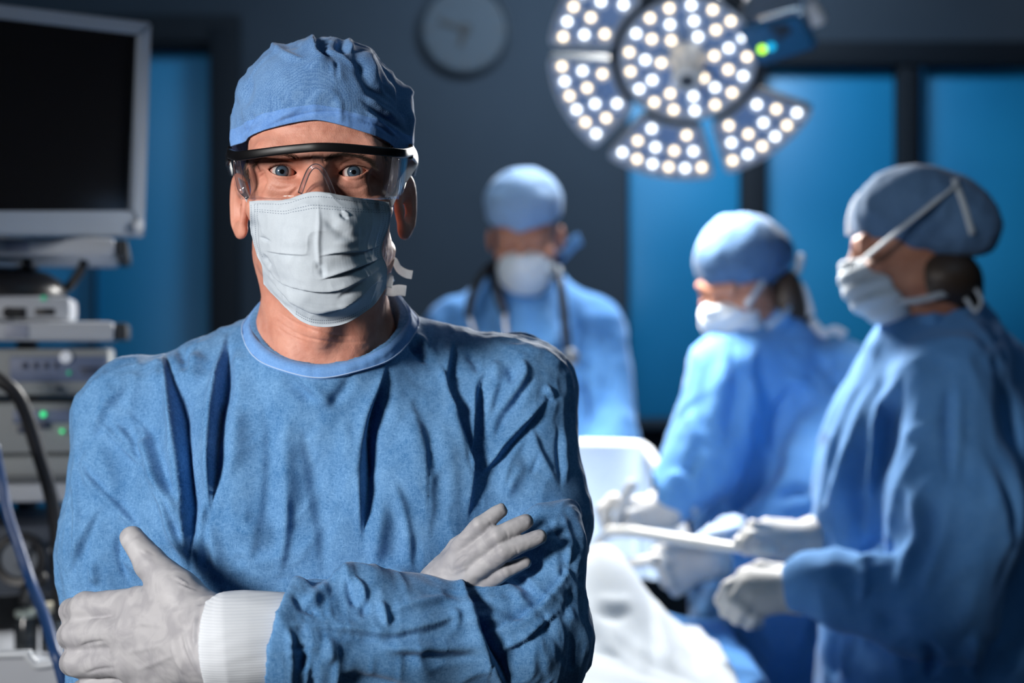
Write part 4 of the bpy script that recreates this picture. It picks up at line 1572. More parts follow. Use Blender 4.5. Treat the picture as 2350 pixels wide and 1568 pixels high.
# paper-like crumple: sharp creases along the zero lines of noise
calm = np.where(is_fore, 1.0, np.where(gv[:, 0] > -.03, .8, np.where(gv[:, 0] < -.33, .85, .55)))
calm = calm * np.where(is_fore, np.clip((px_of(gv)[:, 0] - 640) / 60, .25, 1), 1)
wq = gv * (17, 17, 11) + .9 * np.stack([vnoise(gv * 8, 11), vnoise(gv * 8, 12), vnoise(gv * 8, 13)], 1)
c1 = np.abs(vnoise(wq, 8))
c2 = np.abs(vnoise(wq * 2.3 + 5, 14))
coll = (gv - (-.1895, 1.633, 1.4475)) @ (np.array([0, -.68, 1.0]) / 1.209)
near = (np.hypot(gv[:, 0] + .1895, gv[:, 1] - 1.64) < .125)
calm = calm * np.where(near, np.clip((-coll - .004) / .04, .08, 1), 1)
fd = fd * np.where(near, np.clip((-coll) / .02, .15, 1), 1)
fd += calm * (.0085 * (.30 - c1) + .0042 * (.30 - c2) + .0016 * (.3 - np.abs(vnoise(wq * 5.1 + 9, 15)))) + .0007 * vnoise(gv * 60, 9)
gv = gv + gn * fd[:, None]
gv = relax(gv, gq, 1, .5)
link('gown', np_mesh('gown', gv, gq), M['gown'], HERO)

# --- double-layer band round the neckline
M['gown_band'] = fabric('gown_band_blue', (0.12, 0.29, 0.62), (0.20, 0.40, 0.76), 300, 0.8, 0.15, 0.1)
nth, ntt = 180, 9
bth = np.linspace(0, 2 * math.pi, nth, endpoint=False)
rs_ = np.linspace(.066, .17, 120)
ring_pts = []
for t_ in np.linspace(0, 1, ntt):
    zz_ = 1.4475 + .68 * (.0735 * np.sin(bth)) - .0005 - .0135 * t_ * (1 + .08 * np.sin(bth * 7))
    q_ = np.stack([-.1895 + np.cos(bth)[:, None] * rs_, 1.636 + np.sin(bth)[:, None] * rs_, np.repeat(zz_[:, None], 120, 1)], -1)
    ins_ = gown_field(f32(q_.reshape(-1, 3))).reshape(nth, 120) < 0
    last = 119 - np.argmax(ins_[:, ::-1], 1)
    first = np.argmax(ins_, 1)
    nxt = np.argmax(~ins_ & (np.arange(120)[None] > first[:, None]), 1)
    r_ = rs_[np.where(ins_.any(1), np.maximum(nxt, 1), 40)]
    for _ in range(3):
        r_ = .5 * r_ + .25 * (np.roll(r_, 1) + np.roll(r_, -1))
    r_ = r_ + .0012 + (.0006 if 0 < t_ < 1 else 0)
    ring_pts.append(np.stack([-.1895 + np.cos(bth) * r_, 1.636 + np.sin(bth) * r_, zz_], 1))
bv_ = np.array(ring_pts)
nrm_ = np.stack([np.cos(bth), np.sin(bth), 0 * bth], 1)
inner_ = bv_[0] - nrm_ * .004 + (0, 0, .0004)
low_ = bv_[0] - nrm_ * .005 - (0, 0, .012)
allb = np.concatenate([[low_], [inner_], bv_], 0)
allb = allb + nrm_[None] * (.0009 * vnoise(np.stack([np.cos(bth), np.sin(bth), 0 * bth], 1) * 14, 77))[None, :, None]
I_ = np.arange(nth)
bq_ = np.vstack([np.stack([r * nth + I_, r * nth + (I_ + 1) % nth, (r + 1) * nth + (I_ + 1) % nth, (r + 1) * nth + I_], 1) for r in range(len(allb) - 1)])
link('neckband', np_mesh('neckband', allb.reshape(-1, 3), bq_), M['gown_band'], HERO)
sp_ = np.vstack([bv_[-2], bv_[-2][:1]]) + np.vstack([nrm_, nrm_[:1]]) * .0006
tube('stitching', sp_, .0007, mat('thread_pale', (0.40, 0.56, 0.80), .7), HERO, 6)

# --- knitted white cuff
tcu = NT(M['cuff'])
_w = tcu.n('ShaderNodeTexWave', wave_type='BANDS', bands_direction='Z')
_w.inputs['Scale'].default_value = 130
_w.inputs['Distortion'].default_value = .6
_w.inputs['Detail'].default_value = 1
tcu.l(tcu.coord(), _w.inputs['Vector'])
tcu.bump(_w.outputs['Fac'], .16, .0006)
tcu.l(tcu.ramp(_w.outputs['Fac'], [(0, (.62, .66, .72)), (.6, (.70, .74, .79))]), tcu.b.inputs['Base Color'])
cu_path = [P(660, 1476, 1.428), P(600, 1476, 1.422), P(540, 1478, 1.417), P(500, 1482, 1.415), P(478, 1483, 1.415)]
Vc, Qc = tube_arrays(smooth_path(cu_path, 10), [.0455, .0465, .0475, .0475, .0440, .0400], 96, up=(0, 0, 1))
nc = normals(Vc, Qc)
Vc = Vc + nc * (.0012 * vnoise(Vc * (18, 60, 60), 4) + .00022 * np.sin((Vc[:, 2] + Vc[:, 1] * .3) * 1500))[:, None]
link('cuff', np_mesh('cuff', Vc, Qc), M['cuff'], HERO)


# --- gloves
def hand_l(p):
    wr = P(500, 1480, 1.430)
    A = lambda *a: P(*a)
    mcp = [A(318, 1388, 1.478), A(298, 1450, 1.468), A(300, 1518, 1.470), A(330, 1588, 1.478)]
    pip = [A(198, 1394, 1.508), A(178, 1456, 1.504), A(180, 1520, 1.504), A(212, 1584, 1.508)]
    dip = [A(166, 1404, 1.553), A(161, 1459, 1.556), A(166, 1522, 1.556), A(190, 1588, 1.556)]
    tip = [A(180, 1412, 1.592), A(176, 1464, 1.595), A(182, 1526, 1.595), A(200, 1590, 1.592)]
    cm = [A(425, 1418, 1.450), A(415, 1452, 1.444), A(415, 1490, 1.446), A(430, 1530, 1.452)]
    d = rc(p, A(560, 1478, 1.420), wr, .036, .034)
    rad = [.0150, .0150, .0148, .0140]
    palm = None
    for i in range(4):
        e = smin(rc(p, wr, cm[i], .026, .0205), rc(p, cm[i], mcp[i], .0205, .0165), .01)
        palm = e if palm is None else smin(palm, e, .020)
    d = smin(d, palm, .025)
    for i in range(4):
        f = rc(p, mcp[i], pip[i], rad[i] + .0005, rad[i] - .0010)
        f = smin(f, rc(p, pip[i], dip[i], rad[i] - .0010, rad[i] - .0025), .006)
        f = smin(f, rc(p, dip[i], tip[i], rad[i] - .0025, rad[i] - .0045), .004)
        d = smin(d, f, .0065)
    th = [A(470, 1432, 1.435), A(410, 1358, 1.448), A(345, 1293, 1.468), A(303, 1235, 1.478)]
    t = rc(p, th[0], th[1], .024, .0185)
    t = smin(t, rc(p, th[1], th[2], .0185, .0150), .008)
    t = smin(t, rc(p, th[2], th[3], .0150, .0115), .004)
    d = smin(d, t, .016)
    d = smin(d, ell(p, A(392, 1385, 1.455), (.024, .014, .020)), .018)
    return d


lv, lq = sculpt(hand_l, (-.46, 1.38, 1.045), (-.235, 1.63, 1.26), .0017, 1)
ln = normals(lv, lq)
ld = np.zeros(len(lv))
vis = ln[:, 1] < .2
glove_lines = [
    ('v', [(500, 1385), (488, 1420), (478, 1470), (480, 1550)], 4, .0022), ('r', [(492, 1380), (478, 1425), (468, 1480), (472, 1560)], 4, .0018),
    ('v', [(462, 1395), (455, 1440), (452, 1490)], 3.5, .0016), ('r', [(452, 1400), (444, 1450), (446, 1500)], 4, .0012),
    ('r', [(420, 1430), (428, 1480), (448, 1530), (468, 1565)], 4, .0020), ('v', [(412, 1440), (420, 1490), (440, 1540)], 4, .0012), ('r', [(390, 1460), (402, 1510), (425, 1550)], 4, .0012),
    ('r', [(440, 1350), (420, 1336), (396, 1320)], 3, .0012), ('r', [(455, 1362), (430, 1350), (404, 1340)], 3, .0012), ('v', [(448, 1356), (425, 1343), (400, 1330)], 3, .0012),
    ('r', [(505, 1372), (480, 1370), (450, 1378)], 3, .0014), ('v', [(500, 1382), (474, 1382), (446, 1392)], 3, .0012),
    ('r', [(290, 1440), (330, 1430), (380, 1440)], 7, .0012), ('r', [(280, 1500), (330, 1490), (380, 1480)], 7, .0010),
    ('r', [(300, 1405), (330, 1412), (352, 1424)], 4, .0008), ('r', [(310, 1540), (360, 1520), (410, 1500)], 6, .0010),
    ('v', [(330, 1258), (345, 1268), (360, 1276)], 2.5, .0006), ('v', [(318, 1262), (336, 1276)], 2.5, .0006),
    ('v', [(268, 1412), (236, 1415), (200, 1420)], 4, .0018), ('v', [(250, 1470), (206, 1478), (176, 1486)], 4, .0018), ('v', [(272, 1532), (226, 1538), (190, 1548)], 4, .0018),
]
ld[vis] = folds(px_of(lv[vis]), glove_lines)
ld += .0005 * vnoise(lv * 70, 21) + .0003 * vnoise(lv * 160, 22)
lv = lv + ln * ld[:, None]
link('glove', np_mesh('glove', lv, lq), M['glove'], HERO)


def hand_r(p):
    A = lambda *a: P(*a)
    wr = A(985, 1400, 1.518)
    mcp = [A(1056, 1258, 1.486), A(1066, 1286, 1.482), A(1082, 1318, 1.482), A(1104, 1346, 1.488)]
    pip = [A(1102, 1207, 1.474), A(1142, 1230, 1.468), A(1158, 1266, 1.466), A(1160, 1310, 1.476)]
    tip = [A(1148, 1172, 1.478), A(1207, 1197, 1.472), A(1238, 1233, 1.470), A(1205, 1292, 1.476)]
    d = rc(p, A(900, 1470, 1.535), wr, .032, .030)
    palm = None
    for i in range(4):
        e = rc(p, wr, mcp[i], .0215, .0088)
        palm = e if palm is None else smin(palm, e, .010)
    d = smin(d, palm, .02)
    for i, (r1, r2, r3) in enumerate(((.0102, .0090, .0070), (.0104, .0094, .0074), (.0104, .0094, .0074), (.0088, .0080, .0062))):
        f = smin(rc(p, mcp[i], pip[i], r1, r2), rc(p, pip[i], tip[i], r2, r3), .0015)
        d = smin(d, f, .0022)
    t = smin(rc(p, A(1010, 1330, 1.51), A(1060, 1262, 1.515), .018, .013), rc(p, A(1060, 1262, 1.515), A(1110, 1215, 1.515), .013, .010), .006)
    return smin(d, t, .01)


rv, rq = sculpt(hand_r, (-.14, 1.44, 1.09), (.045, 1.585, 1.28), .0014, 4)
rn = normals(rv, rq)
rd = .0004 * vnoise(rv * 90, 31) + .0003 * vnoise(rv * 220, 32)
vis = rn[:, 1] < .2
rd[vis] += folds(px_of(rv[vis]), [
    ('v', [(1040, 1300), (1060, 1280), (1080, 1275)], 4, .0010), ('r', [(1035, 1320), (1058, 1308), (1080, 1300)], 3, .0008),
    ('v', [(1120, 1196), (1128, 1204), (1132, 1214)], 2.2, .0006), ('v', [(1158, 1214), (1164, 1226), (1166, 1240)], 2.2, .0006), ('v', [(1180, 1250), (1186, 1262), (1188, 1276)], 2.2, .0006),
    ('r', [(1190, 1190), (1208, 1186), (1222, 1192)], 2.5, .0008), ('r', [(1224, 1226), (1240, 1220), (1252, 1228)], 2.5, .0008), ('r', [(1140, 1160), (1152, 1156), (1160, 1164)], 2.5, .0008),
    ('v', [(1200, 1200), (1214, 1198)], 2, .0007), ('v', [(1228, 1238), (1244, 1234)], 2, .0007)])
rv = rv + rn * rd[:, None]
link('glove', np_mesh('glove', rv, rq), M['glove'], HERO)

# --- surgical cap
def hem_z(x, y):
    z = .047 - .20 * (np.sqrt(x * x + .015 ** 2) - .015)
    b = np.clip((y - .01) / .11, 0, 1)
    return z - .062 * b * b * (3 - 2 * b) - .006 * np.clip(x / .09, 0, 1)


nt, nl = 260, 110
th = np.linspace(0, 2 * math.pi, nt, endpoint=False)
cx0 = .0925 * np.sign(np.cos(th)) * np.abs(np.cos(th)) ** .92
cy0 = .016 + .1170 * np.sin(th)
hz = hem_z(cx0, cy0)
lev = np.linspace(0, 1, nl)
hs = np.interp(lev, np.linspace(0, 1, 13), np.array([0, .10, .21, .32, .42, .52, .62, .71, .79, .865, .93, .975, 1.0]))
ws = np.interp(hs, [0, .12, .30, .44, .55, .63, .70, .77, .82, .863, .91, .95, .98, 1.0], [1.0, 1.0, .985, .945, .90, .855, .80, .72, .655, .585, .465, .33, .20, 0.0])
CVx = ws[:, None] * cx0[None]
CVy = .016 + ws[:, None] * (cy0 - .016)[None] + .006 * hs[:, None]
ztop = .1465
CVz = hz[None] + (ztop - hz)[None] * hs[:, None]
rr_ = np.linspace(.055, .125, 71)
dirx, diry = cx0 / np.hypot(cx0, cy0 - .016), (cy0 - .016) / np.hypot(cx0, cy0 - .016)
pts = np.stack([dirx[:, None] * rr_, .016 + diry[:, None] * rr_, np.repeat(hz[:, None], 71, 1)], -1)
out_ = head_field(f32(pts.reshape(-1, 3))).reshape(nt, 71) > 0
rs = rr_[np.argmax(out_, 1)] + .0022
r0_ = np.hypot(cx0, cy0 - .016)
front_w = np.clip((-np.sin(th) - .22) / .35, 0, 1)
front_w = front_w * front_w * (3 - 2 * front_w)
lowr = np.clip(1 - hs / .42, 0, 1) ** 1.3
sc_ = 1 + (rs / r0_ - 1)[None] * front_w[None] * lowr[:, None]
CVx, CVy = CVx * sc_, .016 + (CVy - .016) * sc_
capv = np.stack([CVx, CVy, CVz], -1).reshape(-1, 3)
# turned-in hem
inner = np.stack([CVx[0] * .965, .016 + (CVy[0] - .016) * .965, hz + .010], 1)
capv = np.vstack([inner, capv])
I = np.arange(nt)
quads = []
for r in range(nl):
    a, b = r * nt, (r + 1) * nt
    quads.append(np.stack([a + I, a + (I + 1) % nt, b + (I + 1) % nt, b + I], 1))
capq = np.vstack(quads)
capw = from_head(capv)
cn = normals(capw, capq)
cap_folds = [
    ('s', [(763, 133), (738, 126), (724, 108), (720, 84), (722, 74)], 22, .007), ('v', [(758, 131), (737, 122), (727, 104)], 5, .005),
    ('r', [(790, 92), (806, 108), (800, 122)], 6, .005), ('v', [(770, 92), (785, 110), (795, 126)], 10, .006),
    ('r', [(600, 112), (622, 106), (660, 126), (705, 140)], 7, .004), ('v', [(640, 105), (670, 100), (700, 96)], 9, .004),
    ('v', [(806, 104), (822, 140), (838, 180), (880, 235), (920, 270)], 12, .005), ('r', [(826, 104), (850, 140), (880, 180)], 16, .003), ('v', [(845, 108), (886, 150), (925, 215)], 8, .004),
    ('v', [(819, 223), (863, 251), (914, 290), (945, 318)], 6, .004), ('r', [(828, 214), (872, 240), (922, 280)], 6, .003), ('v', [(840, 196), (880, 214), (920, 252), (940, 280)], 6, .004),
    ('v', [(830, 240), (880, 275), (925, 320)], 5, .003), ('r', [(835, 250), (880, 286), (918, 322)], 5, .003), ('v', [(870, 190), (905, 220), (930, 255)], 6, .004),
    ('r', [(912, 172), (930, 215), (940, 270), (946, 330)], 6, .005), ('v', [(905, 180), (922, 225), (934, 290)], 6, .005), ('r', [(925, 190), (938, 230)], 4, .004),
    ('r', [(567, 168), (556, 205), (546, 245)], 7, .004), ('v', [(578, 170), (566, 215), (556, 260)], 9, .004), ('r', [(560, 300), (585, 285), (610, 255)], 9, .003),
    ('r', [(690, 150), (765, 150), (772, 200)], 12, .003), ('v', [(766, 130), (772, 150), (774, 190)], 5, .003),
    ('r', [(700, 240), (650, 268), (600, 300)], 10, .003), ('v', [(580, 250), (570, 290), (548, 320)], 8, .003),
    ('v', [(540, 322), (590, 305), (640, 280), (700, 262), (750, 257), (800, 262), (850, 280), (890, 302), (930, 335)], 3, .0016),
    ('r', [(536, 330), (590, 318), (640, 290), (700, 272), (750, 267), (800, 272), (850, 290), (890, 312), (930, 345)], 7, .0014),
]
for x in range(700, 850, 11):
    y0 = 262 + (x - 750) ** 2 * .002
    cap_folds.append(('v', [(x, y0 - 4), (x + 5, y0 + 6), (x + 9, y0 + 18)], 2.6, .0012))
for x in range(560, 690, 14):
    y0 = 268 + (700 - x) * .37
    cap_folds.append(('v', [(x, y0 - 4), (x + 2, y0 + 6), (x + 4, y0 + 16)], 2.8, .0008))
fd = np.zeros(len(capw))
vis = cn[:, 1] < .45
fd[vis] = folds(px_of(capw[vis]), cap_folds)
rid = 1 - np.abs(vnoise(capw * (40, 40, 22), 41))
fd += .0022 * (rid ** 3 - .4) + .0007 * vnoise(capw * 110, 42)
fd[:nt] = 0
for r_ in range(1, 8):
    fd[r_ * nt:(r_ + 1) * nt] *= (r_ - 1) / 7
fd[-nt * 3:] *= .3
capw = capw + cn * fd[:, None]
me = np_mesh('cap', capw, capq)
cap = link('cap', me, [M['cap'], M['cap_band']], HERO)
band = np.zeros(len(capq), np.int32)
band[:nt * 14] = 1
me.polygons.foreach_set('material_index', band)

# --- face mask
top = smooth_path([(572, 462), (600, 460), (650, 459), (688, 447), (712, 441), (732, 440), (756, 443), (790, 449), (840, 456), (893, 464)], 8)
bot = smooth_path([(604, 652), (640, 692), (690, 737), (742, 751), (800, 740), (856, 702), (886, 662)], 8)
lef = smooth_path([(572, 462), (573, 500), (576, 535), (588, 585), (600, 612), (604, 652)], 8)
rig = smooth_path([(893, 464), (897, 495), (890, 528), (878, 560), (877, 585), (888, 615), (886, 662)], 8)


def resamp(p, n):
    L = np.concatenate([[0], np.cumsum(np.linalg.norm(np.diff(p, axis=0), axis=1))])
    t = np.linspace(0, L[-1], n)
    return np.stack([np.interp(t, L, p[:, k]) for k in (0, 1)], 1)


nu, nv = 190, 180
T_, B_, L_, R_ = resamp(top, nu), resamp(bot, nu), resamp(lef, nv), resamp(rig, nv)
u = np.linspace(0, 1, nu)[None, :, None]
v = np.linspace(0, 1, nv)[:, None, None]
S2 = (1 - v) * T_[None] + v * B_[None] + (1 - u) * L_[:, None] + u * R_[:, None] \
    - ((1 - u) * (1 - v) * T_[0] + u * (1 - v) * T_[-1] + (1 - u) * v * B_[0] + u * v * B_[-1])
uu, vv = np.broadcast_to(u[..., 0], (nv, nu)), np.broadcast_to(v[..., 0], (nv, nu))
cY = np.interp(vv, [0, .10, .25, .5, .72, .88, 1.0], [1.459, 1.449, 1.441, 1.446, 1.452, 1.466, 1.500])
eY = np.interp(vv, [0, .3, .6, 1.0], [1.532, 1.537, 1.540, 1.552])
a = np.abs(uu - .505) / .5
# steep near the nose ridge at the top, rounder lower down
shape_t = np.clip(a, 0, 1) ** 3.0
shape_b = np.clip(a, 0, 1) ** 3.0
k = np.clip(vv / .55, 0, 1)
Yd = cY + (eY - cY) * ((1 - k) * shape_t + k * shape_b)
nose = np.exp(-((uu - .505) / .09) ** 2) * np.clip(1 - vv / .30, 0, 1)
Yd = Yd - .004 * nose
# the paper lies on the face: never deeper than the skin
gw = np.stack([P(x, y, Yv) for x, y, Yv in zip(S2[::4, ::4, 0].ravel(), S2[::4, ::4, 1].ravel(), Yd[::4, ::4].ravel())])
gq_ = to_head(gw)
ys_ = first_surface(head_field, gq_[:, 0], gq_[:, 2], -.16, .05, 90)
skinY = np.where(np.isnan(ys_), 9.0, from_head(np.stack([gq_[:, 0], np.nan_to_num(ys_), gq_[:, 2]], 1))[:, 1])
sh4 = Yd[::4, ::4].shape
cap_ = np.minimum(Yd[::4, ::4], skinY.reshape(sh4) - (.0045 + .004 * np.clip((vv[::4, ::4] - .45) / .2, 0, 1)))
for _ in range(14):
    pd = np.pad(cap_, 1, mode='edge')
    avg = (pd[:-2, 1:-1] + pd[2:, 1:-1] + pd[1:-1, :-2] + pd[1:-1, 2:]) / 4
    cap_ = np.minimum(.5 * cap_ + .5 * avg, skinY.reshape(sh4) - (.0035 + .004 * np.clip((vv[::4, ::4] - .45) / .2, 0, 1)))
ri, ci = np.arange(nv) / 4.0, np.arange(nu) / 4.0
ri, ci = np.minimum(ri, sh4[0] - 1.001), np.minimum(ci, sh4[1] - 1.001)
r0, c0_ = ri.astype(int), ci.astype(int)
fr_, fc_ = (ri - r0)[:, None], (ci - c0_)[None]
Yd = (cap_[r0][:, c0_] * (1 - fr_) + cap_[r0 + 1][:, c0_] * fr_) * (1 - fc_) + (cap_[r0][:, c0_ + 1] * (1 - fr_) + cap_[r0 + 1][:, c0_ + 1] * fr_) * fc_
mw = np.stack([P(x, y, Yv) for x, y, Yv in zip(S2[..., 0].ravel(), S2[..., 1].ravel(), Yd.ravel())])
ii = np.arange(nv * nu).reshape(nv, nu)
mq = np.stack([ii[:-1, :-1], ii[1:, :-1], ii[1:, 1:], ii[:-1, 1:]], -1).reshape(-1, 4)
mn = normals(mw, mq)
if mn[:, 1].mean() > 0:
    mn = -mn
    mq = mq[:, ::-1]
mask_folds = [
    ('r', [(730, 455), (732, 517), (730, 564), (736, 640)], 6, .0026),
    ('v', [(740, 498), (762, 517), (788, 538), (812, 556)], 13, .0040), ('r', [(760, 492), (790, 512), (830, 540)], 14, .0022),
    ('r', [(783, 482), (792, 490), (804, 497)], 4, .0022), ('v', [(778, 490), (790, 500), (800, 504)], 5, .0022),
    ('s', [(726, 590), (773, 580), (817, 576), (840, 573), (880, 562)], 13, .0040),
    ('v', [(725, 600), (738, 620), (742, 642)], 7, .0030), ('r', [(845, 548), (800, 556), (760, 560)], 10, .0016),
    ('s', [(728, 644), (773, 630), (817, 615), (850, 602), (885, 588)], 14, .0052), ('v', [(870, 598), (817, 619), (773, 634), (740, 643)], 4, .0026),
    ('v', [(594, 542), (608, 550), (624, 556)], 4, .0024), ('s', [(602, 575), (662, 583), (715, 585)], 12, .0022),
    ('v', [(604, 580), (612, 600), (624, 620)], 5, .0040),
    ('s', [(602, 602), (644, 646), (691, 662), (738, 669), (776, 665), (817, 650), (861, 624), (890, 600)], 13, .0034),
    ('s', [(604, 620), (644, 666), (697, 709), (732, 717), (773, 708), (817, 684), (850, 660), (890, 622)], 16, .0062), ('v', [(800, 700), (773, 711), (732, 721), (700, 713), (660, 684)], 5, .0030),
    ('r', [(640, 560), (680, 556), (720, 552)], 14, .0014), ('v', [(628, 500), (660, 510), (700, 520)], 18, .0016), ('r', [(600, 630), (630, 668), (676, 716)], 6, .0016),
    ('v', [(770, 690), (800, 672), (850, 640)], 7, .0026), ('r', [(770, 700), (800, 700), (840, 682)], 7, .0020), ('v', [(690, 470), (700, 500), (706, 540)], 20, .0016),
]
mdisp = folds(S2.reshape(-1, 2), [(k_, p_, w_, d_ * (.62 if k_ == 's' else .8)) for k_, p_, w_, d_ in mask_folds])
rid = 1 - np.abs(vnoise(mw * 45, 51))
mdisp += .0009 * (rid ** 3 - .4) + .00035 * vnoise(mw * 130, 52)
mw = mw + mn * mdisp[:, None]
back = mw - mn * .0010
rim = np.concatenate([ii[0, :], ii[1:, -1], ii[-1, -2::-1], ii[-2:0:-1, 0]])
nb = len(mw)
rimq = np.stack([rim, np.roll(rim, -1), np.roll(rim, -1) + nb, rim + nb], 1)
uvm = np.stack([uu.ravel(), vv.ravel()], 1)
tm = NT(M['paper'])
uvn = tm.n('ShaderNodeUVMap')
sep = tm.n('ShaderNodeSeparateXYZ')
tm.l(uvn.outputs[0], sep.inputs[0])
U_, V_ = sep.outputs[0], sep.outputs[1]


def dash(pos, at, hw, along, count, lo, hi):
    """rows of short thermal stitches"""
    m_ = None
    for a_ in at:
        q = tm.math('LESS_THAN', tm.math('ABSOLUTE', tm.math('SUBTRACT', pos, a_)), hw)
        m_ = q if m_ is None else tm.math('MAXIMUM', m_, q)
    g = tm.math('LESS_THAN', tm.math('FRACT', tm.math('MULTIPLY', along, count)), .56)
    r = tm.math('MULTIPLY', tm.math('GREATER_THAN', along, lo), tm.math('LESS_THAN', along, hi))
    return tm.math('MULTIPLY', tm.math('MULTIPLY', m_, g), r)


st = dash(V_, (.036, .100, .121), .0028, U_, 55, .03, .965)
st = tm.math('MAXIMUM', st, dash(V_, (.960, .975), .0025, U_, 70, .30, .95))
st = tm.math('MAXIMUM', st, dash(U_, (.012, .035, .058, .942, .965, .988), .0022, V_, 46, .04, .62))
lnk = tm.b.inputs['Base Color'].links[0].from_socket
tm.l(tm.mix(tm.math('MULTIPLY', st, .85), lnk, (.16, .20, .26)), tm.b.inputs['Base Color'])
MASK = link('face_mask', np_mesh('face_mask', np.vstack([mw, back]), np.vstack([mq, mq[:, ::-1] + nb, rimq]), True, np.vstack([uvm, uvm])), M['paper'], HERO)
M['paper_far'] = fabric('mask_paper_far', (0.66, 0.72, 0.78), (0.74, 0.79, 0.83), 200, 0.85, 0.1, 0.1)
# ties
tube('tie', smooth_path([P(891, 474, 1.522), P(903, 447, 1.535), P(921, 420, 1.555), P(936, 398, 1.570), P(945, 384, 1.580), P(950, 372, 1.60)], 6), 1.0, M['ribbon'], MASK, 10, (.0045, .0007), up=(.5, .6, .6))
tube('tie', smooth_path([P(573, 466, 1.535), P(567, 450, 1.545), P(560, 432, 1.56), P(552, 405, 1.59), P(545, 375, 1.64)], 6), 1.0, M['ribbon'], MASK, 10, (.0035, .0007), up=(-.5, .6, .6))
tube('tie', smooth_path([P(880, 640, 1.59), P(895, 606, 1.615), P(905, 600, 1.62), P(916, 618, 1.615), P(932, 628, 1.61), P(946, 631, 1.61)], 8), 1.0, M['ribbon'], MASK, 10, (.0048, .0007), up=(.1, -.3, 1))
tube('tie', smooth_path([P(872, 650, 1.59), P(886, 664, 1.605), P(900, 668, 1.61), P(916, 666, 1.608), P(931, 668, 1.606)], 8), 1.0, M['ribbon'], MASK, 10, (.0056, .0007), up=(.1, -.4, 1))
tube('tie', smooth_path([P(884, 652, 1.592), P(892, 634, 1.596), P(897, 640, 1.6), P(893, 660, 1.6)], 8), 1.0, M['ribbon'], MASK, 10, (.0035, .0007), up=(.1, -.5, 1))

# --- goggles
GOG = empty('safety_goggles', P(735, 340, 1.452))
adopt(GOG, HERO)
bar = smooth_path([P(527, 350, 1.545), P(529, 354, 1.515), P(545, 358, 1.488), P(580, 354, 1.470), P(640, 346, 1.458), P(700, 340, 1.452), P(735, 338, 1.450), P(780, 339, 1.452), P(840, 344, 1.460),
                   P(890, 349, 1.474), P(922, 352, 1.495), P(938, 349, 1.525), P(944, 346, 1.55)], 6)
tube('brow_bar', bar, [.0044, .0046, .0046, .0042, .0042, .0042, .0042, .0042, .0044, .0046, .0046], M['black_frame'], GOG, 16, (1.0, .62), up=(0, 0, 1))
for a_, b_, c_, d_ in ((P(527, 352, 1.535), P(522, 366, 1.575), P(524, 376, 1.615), P(530, 395, 1.665)), (P(942, 347, 1.54), P(952, 360, 1.58), P(955, 374, 1.62), P(950, 395, 1.67))):
    tube('temple', smooth_path([a_, b_, c_, d_], 6), [.0048, .0042, .0034, .003], M['black_frame'], GOG, 14, (1.5, .5), up=(0, 0, 1))
nl_, ns = 14, len(bar)
LV, LQ = [], []
for i in range(ns):
    s = i / (ns - 1)
    edge = min(1, s / .16, (1 - s) / .16)
    edge = edge * edge * (3 - 2 * edge)
    px, py = px_of(bar[i][None])[0]
    Yb = bar[i][1]
    low = 458 - (1 - edge) * 38
    for j in range(nl_):
        t = j / (nl_ - 1)
        y = (py - 10) + t * (low - (py - 10))
        x = px + (735 - px) * .055 * t
        LV.append(P(x, y, Yb + .010 * t * (1 - .6 * edge)))
LV = np.array(LV)
ii = np.arange(ns * nl_).reshape(ns, nl_)
LQ = np.stack([ii[:-1, :-1], ii[:-1, 1:], ii[1:, 1:], ii[1:, :-1]], -1).reshape(-1, 4)
nn = normals(LV, LQ)
rim = np.concatenate([ii[0, :], ii[1:, -1], ii[-1, -2::-1], ii[-2:0:-1, 0]])
LB = LV + nn * (.0016 if nn[:, 1].mean() > 0 else -.0016)
rimq = np.stack([rim, np.roll(rim, -1), np.roll(rim, -1) + len(LV), rim + len(LV)], 1)
link('lens', np_mesh('lens', np.vstack([LV, LB]), np.vstack([LQ, LQ[:, ::-1] + len(LV), rimq])), M['lens'], GOG, label='clear wrap-around lens')
tube('nose_piece', smooth_path([P(689, 443, 1.462), P(697, 420, 1.458), P(708, 394, 1.452), P(720, 382, 1.450), P(733, 384, 1.450), P(746, 400, 1.452), P(757, 424, 1.458), P(766, 446, 1.462)], 8), .0024,
     M['clear_post'], GOG, 14, label='clear nose piece')
for s_, pts in ((1, [(543, 366, 1.494), (547, 400, 1.500), (554, 434, 1.504), (568, 455, 1.497)]), (-1, [(908, 360, 1.487), (904, 400, 1.492), (897, 434, 1.494), (886, 454, 1.488)])):
    tube('lens_corner', smooth_path([P(*q) for q in pts], 6), [.0034, .0040, .0036, .0016], M['clear_post'], GOG, 12, (.5, 1.0), up=(0, 1, 0), label='clear moulded lens corner')

# ================================================================== operating table, drapes, screen
M['drape_white'] = fabric('drape_pale', (0.66, 0.72, 0.79), (0.74, 0.79, 0.84), 90, 0.85, 0.1, 0.1)
M['drape_blue'] = fabric('drape_blue', (0.055, 0.20, 0.50), (0.09, 0.28, 0.60), 90, 0.85, 0.1, 0.1)

TAB = empty('operating_table', (.06, 2.55, 0), 'steel operating table on a column under the drapes, behind the front surgeon', 'table')
box('top_plate', (.06, 2.68, .775), (.52, 1.28, .03), M['steel'], TAB, .006)
box('mattress', (.06, 2.68, .825), (.50, 1.26, .07), M['black_rubber'], TAB, .02)
box('column', (.06, 2.7, .42), (.24, .30, .68), M['white_metal'], TAB, .02)
box('foot_plate', (.06, 2.7, .05), (.50, .95, .09), M['white_metal'], TAB, .02)
for s_ in (-1, 1):
    cyl('side_rail', (.06 + s_ * .275, 2.06, .775), (.06 + s_ * .275, 3.3, .775), .012, M['steel'], TAB, n=14)


